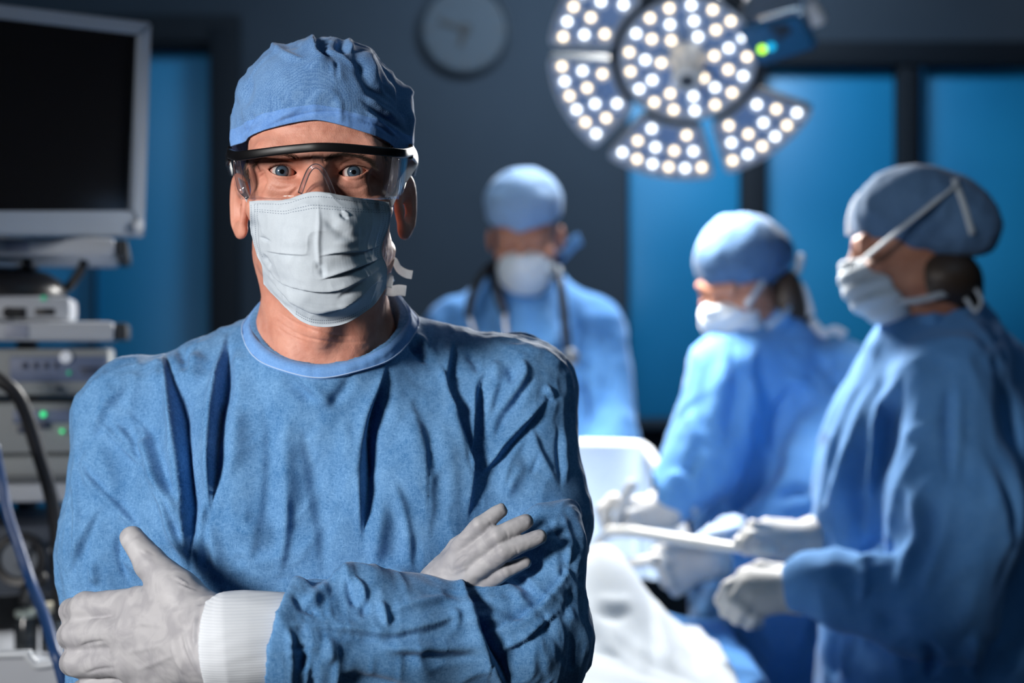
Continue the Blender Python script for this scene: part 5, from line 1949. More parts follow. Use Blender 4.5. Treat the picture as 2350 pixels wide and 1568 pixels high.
def cloth(name, x0, x1, y0, y1, zf, m, step, thick=.0025):
    nx, ny = int((x1 - x0) / step) + 1, int((y1 - y0) / step) + 1
    X, Y = np.meshgrid(np.linspace(x0, x1, nx), np.linspace(y0, y1, ny), indexing='ij')
    V = zf(X.ravel(), Y.ravel())
    ii = np.arange(nx * ny).reshape(nx, ny)
    Q = np.stack([ii[:-1, :-1], ii[1:, :-1], ii[1:, 1:], ii[:-1, 1:]], -1).reshape(-1, 4)
    n = normals(V, Q)
    rim = np.concatenate([ii[0, :], ii[1:, -1], ii[-1, -2::-1], ii[-2:0:-1, 0]])
    N = len(V)
    rq = np.stack([rim, np.roll(rim, -1), np.roll(rim, -1) + N, rim + N], 1)
    return link(name, np_mesh(name, np.vstack([V, V - n * thick]), np.vstack([Q, Q[:, ::-1] + N, rq])), m)


def over_edge(x, xe, r=.03):
    """arc length x along the sheet -> position beyond the table's edge xe: (x, drop)"""
    o = np.maximum(np.abs(x - .06) - xe, 0)
    s = np.sign(x - .06)
    a = np.clip(o / r, 0, math.pi / 2)
    xx = np.where(o > 0, .06 + s * (xe + r * np.sin(a) + .06 * np.maximum(o - r * math.pi / 2, 0)), x)
    dz = np.where(o > 0, r * (1 - np.cos(a)) + np.maximum(o - r * math.pi / 2, 0), 0)
    return xx, dz


def blue_sheet(x, y):
    xx, dz = over_edge(x, .325)
    p3 = np.stack([x, y, 0 * x], 1)
    z = .885 + .075 * np.exp(-((x - .02) / .22) ** 2) + .030 * np.exp(-((y - 2.55) / .25) ** 2 - ((x - .16) / .14) ** 2)
    hang = np.clip(dz / .15, 0, 1)
    xx = xx + np.sign(x - .06) * hang * .022 * np.sin(y * 26 + 2.5 * vnoise(p3 * 4, 3))
    z = z - dz + .010 * (.3 - np.abs(vnoise(p3 * 9, 61))) * 2
    return np.stack([xx, y, z], 1)


BS = cloth('surgical_drape', -.62, .98, 2.04, 2.97, blue_sheet, M['drape_blue'], .012)
tag(BS, 'blue surgical drape hanging over the edge of the operating table', 'drape')


def white_sheet(x, y):
    p3 = np.stack([x, y, 0 * x], 1)
    ytop = np.clip((2.72 + .02 * np.sin(x * 9) - y) / .20, 0, 1)
    ytop = ytop * ytop * (3 - 2 * ytop)
    ridge = .135 * np.exp(-np.abs((x - .03) / .235) ** 2.4) * ytop * (1 - .25 * np.clip((2.3 - y) / .4, 0, 1))
    knee = .060 * np.exp(-((x - .165) / .055) ** 2 - ((y - 2.50) / .12) ** 2)
    xx, dz = x, 0
    fr_ = np.clip((y - 1.98) / .62, 0, 1)
    fr_ = fr_ * fr_ * (3 - 2 * fr_)
    z = .900 + (.045 * np.exp(-((x - .02) / .25) ** 2) + ridge) * fr_ + knee - dz
    pts = np.stack([1175 + F * xx / y, 784 - F * (z - CZ) / y], 1)
    fl = folds(pts, [
        ('r', [(1300, 1470), (1350, 1510), (1420, 1540)], 16, .016), ('v', [(1310, 1440), (1370, 1480), (1430, 1560)], 16, .014), ('r', [(1500, 1360), (1520, 1450), (1545, 1560)], 14, .014),
        ('v', [(1480, 1380), (1496, 1470), (1510, 1560)], 14, .012), ('r', [(1360, 1370), (1420, 1390), (1470, 1370)], 14, .010), ('v', [(1350, 1395), (1400, 1420), (1460, 1400)], 12, .010),
        ('r', [(1400, 1420), (1400, 1490), (1380, 1560)], 16, .012), ('v', [(1560, 1460), (1590, 1510), (1610, 1560)], 16, .010), ('r', [(1450, 1470), (1470, 1520), (1480, 1580)], 14, .012)])
    z = z + fl * .45 + .009 * (.3 - np.abs(vnoise(p3 * 8 + .8 * vnoise(p3 * 5, 72)[:, None], 71)))
    bz = blue_sheet(x, y)
    z = np.maximum(z, bz[:, 2] + .010)
    return np.stack([xx, y, z], 1)


WS = cloth('white_drape', -.26, .335, 2.015, 2.80, white_sheet, M['drape_white'], .007)
tag(WS, 'bright pale drape over the covered patient, lit by the surgical lamp', 'drape')

# screen at the head end: a white bow with a pale cloth hung over it
SCR = empty('drape_screen', P(1390, 1250, 3.22), 'pale cloth screen hung on a white bow at the head of the table', 'screen')
bow = smooth_path([P(1010, 1300, 3.22), P(1030, 1060, 3.22), P(1060, 1026, 3.22), P(1250, 1022, 3.22), P(1440, 1024, 3.22), P(1478, 1032, 3.22), P(1500, 1060, 3.20), P(1535, 1130, 3.16), P(1570, 1240, 3.10), P(1580, 1330, 3.10)], 10)
tube('bow', bow, .0125, M['white_metal'], SCR, 16)
nb_, nr_ = len(bow), 40
low = 1.42 - (1330 - 784) * 3.15 / F
cv = []
for i, b_ in enumerate(bow):
    for j in range(nr_):
        t_ = j / (nr_ - 1)
        z_ = b_[2] * (1 - t_) + min(low, b_[2]) * t_
        w_ = .014 * t_ * math.sin(i * .55) + .010 * t_ * math.sin(i * .23 + 1)
        cv.append((b_[0] + .012 * t_ * math.sin(i * .4), b_[1] - .013 + w_ - .05 * t_ * t_, z_ - .0))
cv = np.array(cv)
ii = np.arange(nb_ * nr_).reshape(nb_, nr_)
cq = np.stack([ii[:-1, :-1], ii[:-1, 1:], ii[1:, 1:], ii[1:, :-1]], -1).reshape(-1, 4)
link('cloth', np_mesh('cloth', np.vstack([cv, cv + (0, .003, 0)]), np.vstack([cq, cq[:, ::-1] + len(cv)])), fabric('screen_cloth', (0.42, 0.54, 0.70), (0.50, 0.61, 0.76), 90, .85, .1, .1), SCR)


# ================================================================== the three people at the table
def rot_head(yaw, pitch, roll=0):
    return np.array(Matrix.Rotation(math.radians(yaw), 3, 'Z') @ Matrix.Rotation(math.radians(pitch), 3, 'X') @ Matrix.Rotation(math.radians(roll), 3, 'Y'))


def far_head(p, c, R, neck, woman):
    q = ((p - f32(c)) @ f32(R)).astype(np.float32)
    k = .88 if woman else .96
    q = q / np.float32(k)
    d = ell(q, (0, .020, .045), (.077, .098, .086))
    d = smin(d, ell(q, (0, -.026, -.030), (.066, .066, .090)), .03)
    for s in (-1, 1):
        d = smin(d, rc(q, (s * .045, .002, -.072), (s * .016, -.076, -.106), .018, .015), .028)
        d = smin(d, rc(q, (s * .010, -.090, .0145), (s * .046, -.078, .0165), .010, .010), .013)
        d = smin(d, ell(q, (s * .047, -.060, -.034), (.022, .022, .016)), .016)
        d = smax(d, -ell(q, (s * .0335, -.1045, -.004), (.0185, .0170, .0115)), .010)
        d = smin(d, sph(q, (s * .034, -.079, -.002), .0145), .004)
        if not woman:
            d = smin(d, ell(q, (s * .086, .012, -.026), (.009, .019, .031)), .006)
    d = smin(d, rc(q, (0, -.090, .008), (0, -.114, -.040), .008, .013), .012)
    d = d * np.float32(k)
    a = np.asarray(c) + R @ np.array([0, .030, -.075])
    return smin(d, rc(p, a, neck, .050 if woman else .058, .060 if woman else .068), .03)


def far_cap(p, c, R, kind):
    k = np.float32(.96 if kind == 'tall' else .90)
    q = ((p - f32(c)) @ f32(R)).astype(np.float32) / k
    d = ell(q, (0, .018, .048), (.088, .110, .092))
    if kind == 'tall':
        d = smin(d, ell(q, (0, .012, .082), (.082, .092, .054)), .04)
        hem = .012 - q[:, 2] - .25 * q[:, 1] + .020 * np.abs(q[:, 0]) / .09
    else:
        d = smin(d, ell(q, (0, .105, .012), (.066, .065, .066)), .05)
        hem = -.046 + .078 * np.clip(-q[:, 1] / .092, 0, 1) ** 1.2 - q[:, 2]
    d = smax(d, hem, .006)
    n = .004 * vnoise(q * 32, 81) + .003 * (.3 - np.abs(vnoise(q * (18, 40, 40), 82)))
    return (d - n.astype(np.float32)) * k


def far_mask(p, c, R, back_at):
    k = np.float32(.96 if back_at < .03 else .88)
    q = ((p - f32(c)) @ f32(R)).astype(np.float32) / k
    d = smin(ell(q, (0, -.070, -.060), (.056, .062, .062)), ell(q, (0, -.050, -.085), (.064, .062, .062)), .03)
    d = smin(d, ell(q, (0, -.103, -.040), (.024, .026, .035)), .02)
    top = q[:, 2] - (-.014 - .22 * np.abs(q[:, 0]))
    back = q[:, 1] + back_at + (q[:, 2] + .03) * np.float32(.45 if back_at > .03 else 0.0)
    d = smax(smax(d, top, .004), back, .004)
    pl = .0022 * np.sin(q[:, 2] * 210 - 3 * np.abs(q[:, 0]) * 20)
    return (d - pl.astype(np.float32)) * k


def bounds(pts, pad):
    a = np.array(pts)
    return a.min(0) - pad, a.max(0) + pad


def far_person(label, C, R, neck, woman, capkind, gownf, glo, ghi, bodyf, foldset, hands, handb, capm, base, mask_back, crumple=.014):
    root = empty('person', base, label, 'person')
    hf = lambda p: np.minimum(far_head(p, C, R, neck, woman), bodyf(p))
    c = np.asarray(C)
    hv, hq = sculpt(lambda p: far_head(p, C, R, neck, woman), c - (.17, .17, .34), c + (.17, .17, .19), .0036, 1)
    bv, bq = sculpt(bodyf, glo, ghi, .014, 1)
    link('body', np_mesh('body', np.vstack([hv, bv]), np.vstack([hq, bq + len(hv)])), M['skin_far'], root)
    V, Q = sculpt(lambda p: far_cap(p, C, R, capkind), c - (.21, .21, .17), c + (.21, .21, .21), .0042, 2)
    link('cap', np_mesh('cap', V, Q), capm, root)
    V, Q = sculpt(lambda p: far_mask(p, C, R, mask_back), c - (.19, .19, .21), c + (.19, .19, .10), .0036, 1)
    mk = link('face_mask', np_mesh('face_mask', V, Q), M['paper_far'], root)
    n = np.asarray(neck)

    def gf(p):
        d = gownf(p)
        ax = R @ np.array([0, .15, 1.0])
        hole = rc(p, n - (0, 0, .10), n + np.array([0, 0, .16]), .066 if woman else .074, .074 if woman else .082)
        return smax(smax(d, -hole, .004), .55 - p[:, 2], .004)
    V, Q = sculpt(gf, glo, ghi, .0075, 2)
    N = normals(V, Q)
    wq = V * (11, 11, 6) + .8 * np.stack([vnoise(V * 6, 91), vnoise(V * 6, 92), vnoise(V * 6, 93)], 1)
    h = crumple * (.30 - np.abs(vnoise(wq, 94))) + crumple * .45 * (.3 - np.abs(vnoise(wq * 2.2, 95)))
    vis = N[:, 1] < .4
    h[vis] += folds(px_of(V[vis]), foldset)
    V = relax(V + N * h[:, None], Q, 1, .4)
    link('gown', np_mesh('gown', V, Q), M['gown_far'], root)
    for hfun, pts in zip(hands, handb):
        lo, hi = bounds(pts, .05)
        V, Q = sculpt(hfun, lo, hi, .0030, 1)
        link('glove', np_mesh('glove', V, Q), M['glove_far'], root)
    return root, mk


M['glove_far'] = mat('glove_white_far', (0.58, 0.57, 0.56), 0.5)
A = P


def fingers(wrist, wr, palm, chains, prad, k=.004):
    """hand from a wrist point, palm points (metacarpal heads) and finger chains [(points, radii)]"""
    def f(p):
        d = None
        for m in palm:
            e = rc(p, wrist[0], wrist[1], wr, wr)
            e = smin(e, rc(p, wrist[1], m, wr * .85, prad), .012)
            d = e if d is None else smin(d, e, .014)
        for pts, rad in chains:
            d = smin(d, chain(p, pts, rad, .003), k)
        return d
    allp = list(wrist) + list(palm) + [q for pts, _ in chains for q in pts]
    return f, allp


# ---------------------------------------------------------------- nurse on the right, in profile
Yn = 2.57
C1, R1 = A(2082, 556, Yn), rot_head(-101, 9)
N1 = A(2140, 772, 2.60)


def gown1(p):
    d = ell(p, A(2195, 1075, 2.63), (.170, .190, .26))
    d = smin(d, rc(p, A(2175, 1180, 2.63), np.array([.735, 2.63, .50]), .205, .235), .08)
    d = smin(d, ell(p, A(2050, 1080, 2.63), (.115, .145, .20)), .06)
    d = smin(d, rc(p, N1 - (0, 0, .03), N1 + (.01, .01, .035), .105, .078), .05)
    d = smin(d, rc(p, A(2180, 860, 2.50), A(2170, 850, 2.76), .078, .078), .05)
    d = smin(d, rc(p, A(2215, 868, 2.63), A(2255, 1060, 2.66), .075, .135), .05)
    a = rc(p, A(2165, 890, 2.475), A(2195, 1180, 2.43), .082, .098)
    a = smin(a, rc(p, A(2195, 1180, 2.43), A(2150, 1385, 2.39), .098, .083), .05)
    a = smin(a, rc(p, A(2150, 1385, 2.39), A(1905, 1350, 2.42), .083, .058), .04)
    a = smin(a, rc(p, A(1905, 1350, 2.42), A(1866, 1345, 2.43), .058, .052), .01)
    d = smin(d, a, .018)
    f = rc(p, A(2150, 900, 2.78), A(2080, 1200, 2.74), .075, .075)
    f = smin(f, rc(p, A(2080, 1200, 2.74), A(1905, 1240, 2.66), .07, .052), .03)
    return smin(d, f, .015)


def body1(p):
    d = ell(p, A(2205, 1090, 2.64), (.12, .13, .22))
    d = smin(d, rc(p, N1, N1 - (-.02, -.02, .14), .05, .07), .05)
    d = smin(d, rc(p, A(2170, 880, 2.49), A(2150, 1380, 2.40), .04, .035), .04)
    d = smin(d, rc(p, A(2150, 1380, 2.40), A(1840, 1350, 2.45), .035, .026), .02)
    d = smin(d, rc(p, A(2150, 900, 2.77), A(2080, 1200, 2.74), .04, .035), .03)
    d = smin(d, rc(p, A(2080, 1200, 2.74), A(1890, 1236, 2.64), .033, .026), .02)
    for s in (-1, 1):
        d = smin(d, rc(p, (.745, 2.64 + s * .09, .92), (.745, 2.64 + s * .09, .10), .075, .04), .03)
        d = smin(d, rc(p, (.76, 2.64 + s * .09, .045), (.62, 2.64 + s * .10, .035), .034, .030), .03)
    return d


f1 = [('s', [(1996, 1170), (2010, 1080), (2020, 980), (2050, 900), (2075, 850)], 26, .020), ('v', [(1975, 1260), (1965, 1150), (1975, 1050), (2000, 950)], 20, .022),
      ('r', [(1905, 1240), (1930, 1100), (1970, 960), (2020, 860)], 14, .012), ('r', [(1890, 1200), (1905, 1150), (1925, 1090)], 10, .008),
      ('v', [(1960, 1270), (2010, 1258), (2060, 1260)], 16, .020), ('r', [(1960, 1290), (2010, 1275), (2060, 1280)], 10, .010),
      ('r', [(2050, 1100), (2090, 1140), (2110, 1220), (2080, 1290), (2050, 1380)], 14, .012), ('v', [(2120, 1120), (2150, 1220), (2110, 1340)], 20, .010),
      ('r', [(2060, 1010), (2140, 970), (2200, 950)], 10, .006), ('v', [(2180, 860), (2176, 1000), (2180, 1110)], 12, .012), ('r', [(2200, 860), (2196, 1000), (2190, 1130)], 14, .010),
      ('r', [(2170, 1140), (2150, 1260), (2110, 1400)], 16, .010), ('v', [(2010, 1400), (2040, 1430), (2100, 1440)], 14, .008), ('r', [(1970, 1290), (1985, 1340), (1970, 1390)], 9, .010),
      ('v', [(1920, 1440), (1915, 1500), (1910, 1568)], 12, .012), ('r', [(1945, 1440), (1942, 1500), (1940, 1568)], 12, .012), ('v', [(2120, 1460), (2140, 1510), (2130, 1568)], 14, .014), ('r', [(2240, 1440), (2230, 1500), (2240, 1568)], 16, .014),
      ('v', [(2290, 860), (2320, 960), (2340, 1060)], 16, .012)]
hn, hnp = fingers((A(1895, 1352, 2.43), A(1838, 1352, 2.445)), .033, [A(1716, 1326, 2.455), A(1712, 1348, 2.44), A(1728, 1372, 2.435), A(1752, 1392, 2.44)],
                  [((A(1716, 1326, 2.455), A(1672, 1350, 2.45), A(1656, 1378, 2.46), A(1680, 1384, 2.49)), (.014, .0125, .0115, .010)), ((A(1712, 1348, 2.44), A(1682, 1378, 2.435), A(1668, 1402, 2.45), A(1692, 1404, 2.49)), (.0145, .013, .012, .010)),
                   ((A(1728, 1372, 2.435), A(1705, 1396, 2.43), A(1692, 1418, 2.445), A(1715, 1420, 2.49)), (.0145, .013, .012, .010)), ((A(1752, 1392, 2.44), A(1732, 1412, 2.435), A(1720, 1430, 2.45), A(1740, 1430, 2.49)), (.0135, .012, .011, .010)),
                   ((A(1800, 1318, 2.47), A(1745, 1306, 2.48), A(1704, 1318, 2.49)), (.017, .0135, .0105))], .0165)
hfar, hfarp = fingers((A(1915, 1240, 2.66), A(1872, 1236, 2.64)), .031, [A(1772, 1218, 2.62), A(1770, 1236, 2.61), A(1778, 1254, 2.61), A(1792, 1266, 2.62)],
                      [((A(1772, 1218, 2.62), A(1728, 1210, 2.60), A(1700, 1240, 2.59)), (.0145, .0125, .010)), ((A(1770, 1236, 2.61), A(1726, 1232, 2.585), A(1702, 1254, 2.58)), (.0145, .0125, .010)),
                       ((A(1778, 1254, 2.61), A(1738, 1256, 2.59), A(1714, 1264, 2.59)), (.014, .012, .010)), ((A(1792, 1266, 2.62), A(1756, 1270, 2.60), A(1734, 1268, 2.60)), (.013, .011, .0095)),
                       ((A(1815, 1215, 2.65), A(1760, 1206, 2.645), A(1715, 1238, 2.62)), (.017, .013, .0105))], .0155)
glo1, ghi1 = np.array([.40, 2.26, .0]), np.array([1.02, 2.96, 1.52])
M['cap_nurse'] = fabric('cap_slate_blue', (0.055, 0.115, 0.22), (0.08, 0.155, 0.28), 90, .85, .12, .2)
p1, mk1 = far_person('nurse in profile at the right edge, white mask tie across her slate cap', C1, R1, N1, True, 'bun', gown1, glo1, ghi1, body1, f1, [hn, hfar], [hnp, hfarp],
                     M['cap_nurse'], (.735, 2.63, 0), .060)


def ribbon(parent, pts, w=.0055, name='tie', m=None, up=(0, 0, 1)):
    return tube(name, smooth_path(pts, 8), 1.0, m or M['ribbon'], parent, 8, (w, .0012), up=up)


ribbon(mk1, [A(1968, 606, 2.515), A(1990, 588, 2.492), A(2060, 530, 2.474), A(2130, 475, 2.474), A(2192, 424, 2.505)], .0075, up=(.5, 0, .8))
ribbon(mk1, [A(2190, 412, 2.510), A(2212, 470, 2.490), A(2232, 538, 2.485)], .0055, up=(.9, 0, -.3))
ribbon(mk1, [A(2046, 692, 2.53), A(2100, 690, 2.500), A(2160, 676, 2.500), A(2205, 664, 2.53)], .0055)
ribbon(mk1, [A(2203, 664, 2.525), A(2222, 648, 2.515), A(2236, 660, 2.515), A(2252, 690, 2.515), A(2240, 715, 2.515), A(2226, 700, 2.515), A(2205, 668, 2.52)], .0035)
ribbon(mk1, [A(1950, 540, 2.62), A(1951, 500, 2.63), A(1964, 462, 2.64), A(1996, 428, 2.63)], .0060, up=(.5, 0, .8))  # added pale strip standing in for the lamp-lit front edge of her cap
hairb = sculpt(lambda p: smin(ell(p, A(2160, 640, 2.565), (.065, .075, .050)), ell(p, A(2195, 700, 2.59), (.040, .05, .05)), .03), A(2160, 660, 2.57) - .13, A(2160, 660, 2.57) + .13, .006, 1)
link('hair', np_mesh('hair', *hairb), M['hair_brown'], p1)
g_ties = ribbon(p1, [A(2250, 735, 2.60), A(2285, 755, 2.57), A(2310, 790, 2.55), A(2325, 812, 2.55)], .007, 'gown_tie', M['gown_far'])
ribbon(p1, [A(2112, 740, 2.52), A(2140, 736, 2.505), A(2165, 742, 2.515)], .011, 'collar_fold', M['gown_far'])

# ---------------------------------------------------------------- nurse in the middle, bent over the table
Ym = 3.10
C2, R2 = A(1694, 640, Ym), rot_head(-48, 26, 4)
N2 = A(1780, 790, 3.17)


def gown2(p):
    d = ell(p, A(1785, 1050, 3.20), (.175, .135, .24))
    d = smin(d, rc(p, A(1775, 1130, 3.20), np.array([.555, 3.22, .50]), .165, .20), .08)
    d = smin(d, ell(p, A(1705, 960, 3.08), (.105, .085, .17)), .06)
    d = smin(d, rc(p, N2 - (0, 0, .03), N2 + (-.01, -.01, .03), .105, .076), .05)
    d = smin(d, rc(p, A(1672, 850, 3.06), A(1905, 895, 3.20), .072, .075), .05)
    a = rc(p, A(1655, 860, 3.02), A(1612, 1060, 2.96), .072, .070)
    a = smin(a, rc(p, A(1612, 1060, 2.96), A(1540, 1140, 2.91), .066, .050), .03)
    d = smin(d, a, .02)
    b = rc(p, A(1930, 870, 3.14), A(1880, 1130, 2.98), .078, .075)
    b = smin(b, rc(p, A(1880, 1130, 2.98), A(1690, 1270, 2.93), .072, .050), .04)
    return smin(d, b, .02)


def body2(p):
    d = ell(p, A(1785, 1060, 3.21), (.12, .09, .20))
    d = smin(d, rc(p, N2, N2 - (0, -.03, .15), .05, .07), .05)
    d = smin(d, chain(p, (A(1658, 860, 3.03), A(1612, 1060, 2.96), A(1530, 1155, 2.91)), (.038, .034, .026)), .04)
    d = smin(d, chain(p, (A(1925, 880, 3.13), A(1880, 1130, 2.98), A(1640, 1290, 2.91)), (.038, .034, .026)), .04)
    for s in (-1, 1):
        d = smin(d, rc(p, (.56 + s * .09, 3.23, .92), (.56 + s * .09, 3.23, .10), .075, .04), .03)
        d = smin(d, rc(p, (.56 + s * .09, 3.24, .045), (.54 + s * .09, 3.10, .035), .034, .030), .03)
    return d


f2 = [('r', [(1660, 800), (1650, 900), (1630, 1000)], 16, .016), ('v', [(1700, 830), (1690, 930), (1660, 1040)], 16, .014), ('r', [(1740, 830), (1720, 950), (1700, 1080)], 20, .012),
      ('v', [(1770, 1060), (1790, 960), (1830, 880)], 14, .020), ('r', [(1810, 1090), (1830, 1000), (1870, 940)], 20, .014), ('v', [(1770, 1150), (1820, 1130), (1870, 1140)], 14, .018),
      ('r', [(1800, 860), (1840, 880), (1880, 930)], 14, .010), ('v', [(1850, 800), (1900, 850), (1940, 920)], 14, .010), ('r', [(1580, 930), (1590, 1000), (1570, 1060)], 10, .010),
      ('v', [(1560, 1090), (1590, 1070), (1600, 1030)], 10, .010), ('r', [(1530, 1110), (1550, 1090), (1580, 1100)], 8, .008)]
h3, h3p = fingers((A(1560, 1150, 2.92), A(1528, 1165, 2.91)), .034, [A(1478, 1158, 2.89), A(1474, 1172, 2.88), A(1478, 1186, 2.88), A(1490, 1196, 2.89)],
                  [((A(1478, 1158, 2.89), A(1436, 1158, 2.87), A(1408, 1150, 2.86), A(1384, 1172, 2.855), A(1394, 1212, 2.86)), (.0155, .0145, .0145, .0140, .0120)), ((A(1474, 1172, 2.88), A(1440, 1182, 2.86), A(1420, 1206, 2.86)), (.0150, .0140, .0115)),
                   ((A(1478, 1186, 2.88), A(1452, 1198, 2.87), A(1436, 1214, 2.87)), (.0145, .013, .011)), ((A(1490, 1196, 2.89), A(1466, 1206, 2.88), A(1454, 1216, 2.88)), (.0135, .012, .010)),
                   ((A(1512, 1190, 2.90), A(1455, 1200, 2.865), A(1408, 1220, 2.855)), (.017, .0135, .0115))], .0165)
h4, h4p = fingers((A(1665, 1275, 2.93), A(1622, 1282, 2.90)), .035, [A(1552, 1278, 2.87), A(1546, 1300, 2.86), A(1552, 1324, 2.86), A(1566, 1342, 2.87)],
                  [((A(1552, 1278, 2.87), A(1518, 1264, 2.85), A(1498, 1276, 2.85)), (.0150, .0135, .0110)), ((A(1546, 1300, 2.86), A(1520, 1292, 2.84), A(1502, 1284, 2.84)), (.0155, .0140, .0115)),
                   ((A(1552, 1324, 2.86), A(1532, 1336, 2.84), A(1522, 1312, 2.835)), (.0150, .0135, .0110)), ((A(1566, 1342, 2.87), A(1552, 1356, 2.86), A(1538, 1338, 2.85)), (.0140, .0125, .0105)),
                   ((A(1590, 1258, 2.89), A(1545, 1245, 2.88), A(1508, 1262, 2.87)), (.0165, .0135, .0110))], .0165)
glo2, ghi2 = np.array([.26, 2.82, .0]), np.array([.86, 3.46, 1.50])
p2, mk2 = far_person('nurse with bowed head and brown hair, between the doctor and the profile nurse', C2, R2, N2, True, 'bun', gown2, glo2, ghi2, body2, f2, [h3, h4], [h3p, h4p],
                     M['cap_nurse'], (.56, 3.22, 0), .040)
hairb = sculpt(lambda p: smin(ell(p, A(1800, 690, 3.14), (.040, .055, .065)), ell(p, A(1822, 720, 3.17), (.035, .045, .05)), .03), A(1805, 695, 3.14) - .12, A(1805, 695, 3.14) + .12, .006, 1)
link('hair', np_mesh('hair', *hairb), M['hair_brown'], p2)
ribbon(mk2, [A(1712, 704, 3.000), A(1726, 684, 3.005), A(1740, 662, 3.02), A(1752, 646, 3.035)], .006)
ribbon(mk2, [A(1762, 752, 3.02), A(1790, 728, 3.04), A(1815, 705, 3.09)], .006)
ribbon(mk2, [A(1820, 640, 3.14), A(1828, 610, 3.13), A(1834, 588, 3.12), A(1842, 596, 3.12), A(1832, 630, 3.13)], .007)
ribbon(mk2, [A(1812, 650, 3.14), A(1836, 660, 3.12), A(1852, 700, 3.12), A(1858, 725, 3.12)], .012)
ribbon(p2, [A(1860, 735, 3.12), A(1890, 765, 3.10), A(1915, 758, 3.10), A(1940, 770, 3.10)], .010, 'gown_tie', M['ribbon'])

# ---------------------------------------------------------------- doctor at the head of the table
Yd_ = 3.62
C3, R3 = A(1204, 530, Yd_), rot_head(-6, 27, -2)
N3 = A(1204, 690, 3.70)


def gown3(p):
    d = ell(p, A(1202, 960, 3.74), (.205, .140, .36))
    d = smin(d, rc(p, A(1202, 1100, 3.76), np.array([.03, 3.78, .5]), .17, .20), .08)
    d = smin(d, ell(p, A(1200, 860, 3.66), (.15, .09, .17)), .06)
    d = smin(d, rc(p, N3 - (0, 0, .06), N3 + (0, -.01, .05), .125, .082), .06)
    d = smin(d, rc(p, A(1055, 760, 3.72), A(1355, 752, 3.72), .080, .080), .06)
    for s, e, w in ((A(1040, 780, 3.71), A(1010, 1020, 3.62), A(1130, 1180, 3.44)), (A(1366, 775, 3.71), A(1392, 1015, 3.62), A(1290, 1180, 3.44))):
        a = smin(rc(p, s, e, .078, .070), rc(p, e, w, .068, .05), .03)
        d = smin(d, a, .02)
    return d


def body3(p):
    d = ell(p, A(1202, 960, 3.75), (.14, .09, .30))
    d = smin(d, rc(p, N3, N3 - (0, -.03, .18), .06, .08), .05)
    for s, e, w in ((A(1045, 790, 3.72), A(1010, 1020, 3.62), A(1140, 1195, 3.42)), (A(1360, 785, 3.72), A(1392, 1015, 3.62), A(1280, 1195, 3.42))):
        d = smin(d, chain(p, (s, e, w), (.04, .036, .027)), .04)
    for s in (-1, 1):
        d = smin(d, rc(p, (.03 + s * .10, 3.78, .95), (.03 + s * .10, 3.78, .10), .085, .045), .03)
        d = smin(d, rc(p, (.03 + s * .10, 3.80, .05), (.03 + s * .11, 3.64, .036), .038, .032), .03)
    return d


f3 = [('r', [(1290, 740), (1260, 800), (1250, 880)], 18, .014), ('v', [(1230, 800), (1260, 880), (1290, 940)], 18, .014), ('r', [(1350, 760), (1360, 860), (1345, 960)], 18, .012),
      ('v', [(1330, 860), (1340, 920), (1330, 1000)], 12, .016), ('v', [(1080, 860), (1090, 940), (1080, 1000)], 14, .012), ('r', [(1190, 840), (1240, 900), (1290, 930)], 14, .010), ('v', [(1380, 850), (1390, 900), (1385, 960)], 10, .010)]
hd5, hd5p = fingers((A(1130, 1180, 3.44), A(1145, 1198, 3.41)), .032, [A(1160, 1225, 3.36), A(1172, 1222, 3.36), A(1184, 1218, 3.37)],
                    [((A(1160, 1225, 3.36), A(1170, 1250, 3.33)), (.014, .010)), ((A(1172, 1222, 3.36), A(1184, 1248, 3.33)), (.014, .010)), ((A(1184, 1218, 3.37), A(1196, 1240, 3.34)), (.014, .010)), ((A(1150, 1200, 3.40), A(1190, 1215, 3.38)), (.014, .010))], .015)
hd6, hd6p = fingers((A(1290, 1180, 3.44), A(1275, 1198, 3.41)), .032, [A(1262, 1225, 3.36), A(1250, 1222, 3.36), A(1238, 1218, 3.37)],
                    [((A(1262, 1225, 3.36), A(1252, 1250, 3.33)), (.014, .010)), ((A(1250, 1222, 3.36), A(1238, 1248, 3.33)), (.014, .010)), ((A(1238, 1218, 3.37), A(1226, 1240, 3.34)), (.014, .010)), ((A(1272, 1200, 3.40), A(1232, 1215, 3.38)), (.014, .010))], .015)
glo3, ghi3 = np.array([-.34, 3.30, .0]), np.array([.40, 4.00, 1.58])
p3, mk3 = far_person('doctor facing us with bowed head and stethoscope, at the far end of the table', C3, R3, N3, False, 'tall', gown3, glo3, ghi3, body3, f3, [hd5, hd6], [hd5p, hd6p],
                     fabric('cap_pale_blue', (0.22, 0.36, 0.58), (0.30, 0.44, 0.64), 90, .85, .12, .2), (.03, 3.78, 0), .022)
ribbon(p3, [A(1268, 598, 3.66), A(1290, 585, 3.64), A(1315, 560, 3.62), A(1332, 548, 3.61)], .016, 'cap_tie', M['gown_far'])
ribbon(p3, [A(1268, 598, 3.66), A(1278, 625, 3.63), A(1274, 650, 3.62)], .008, 'cap_tie', M['gown_far'])

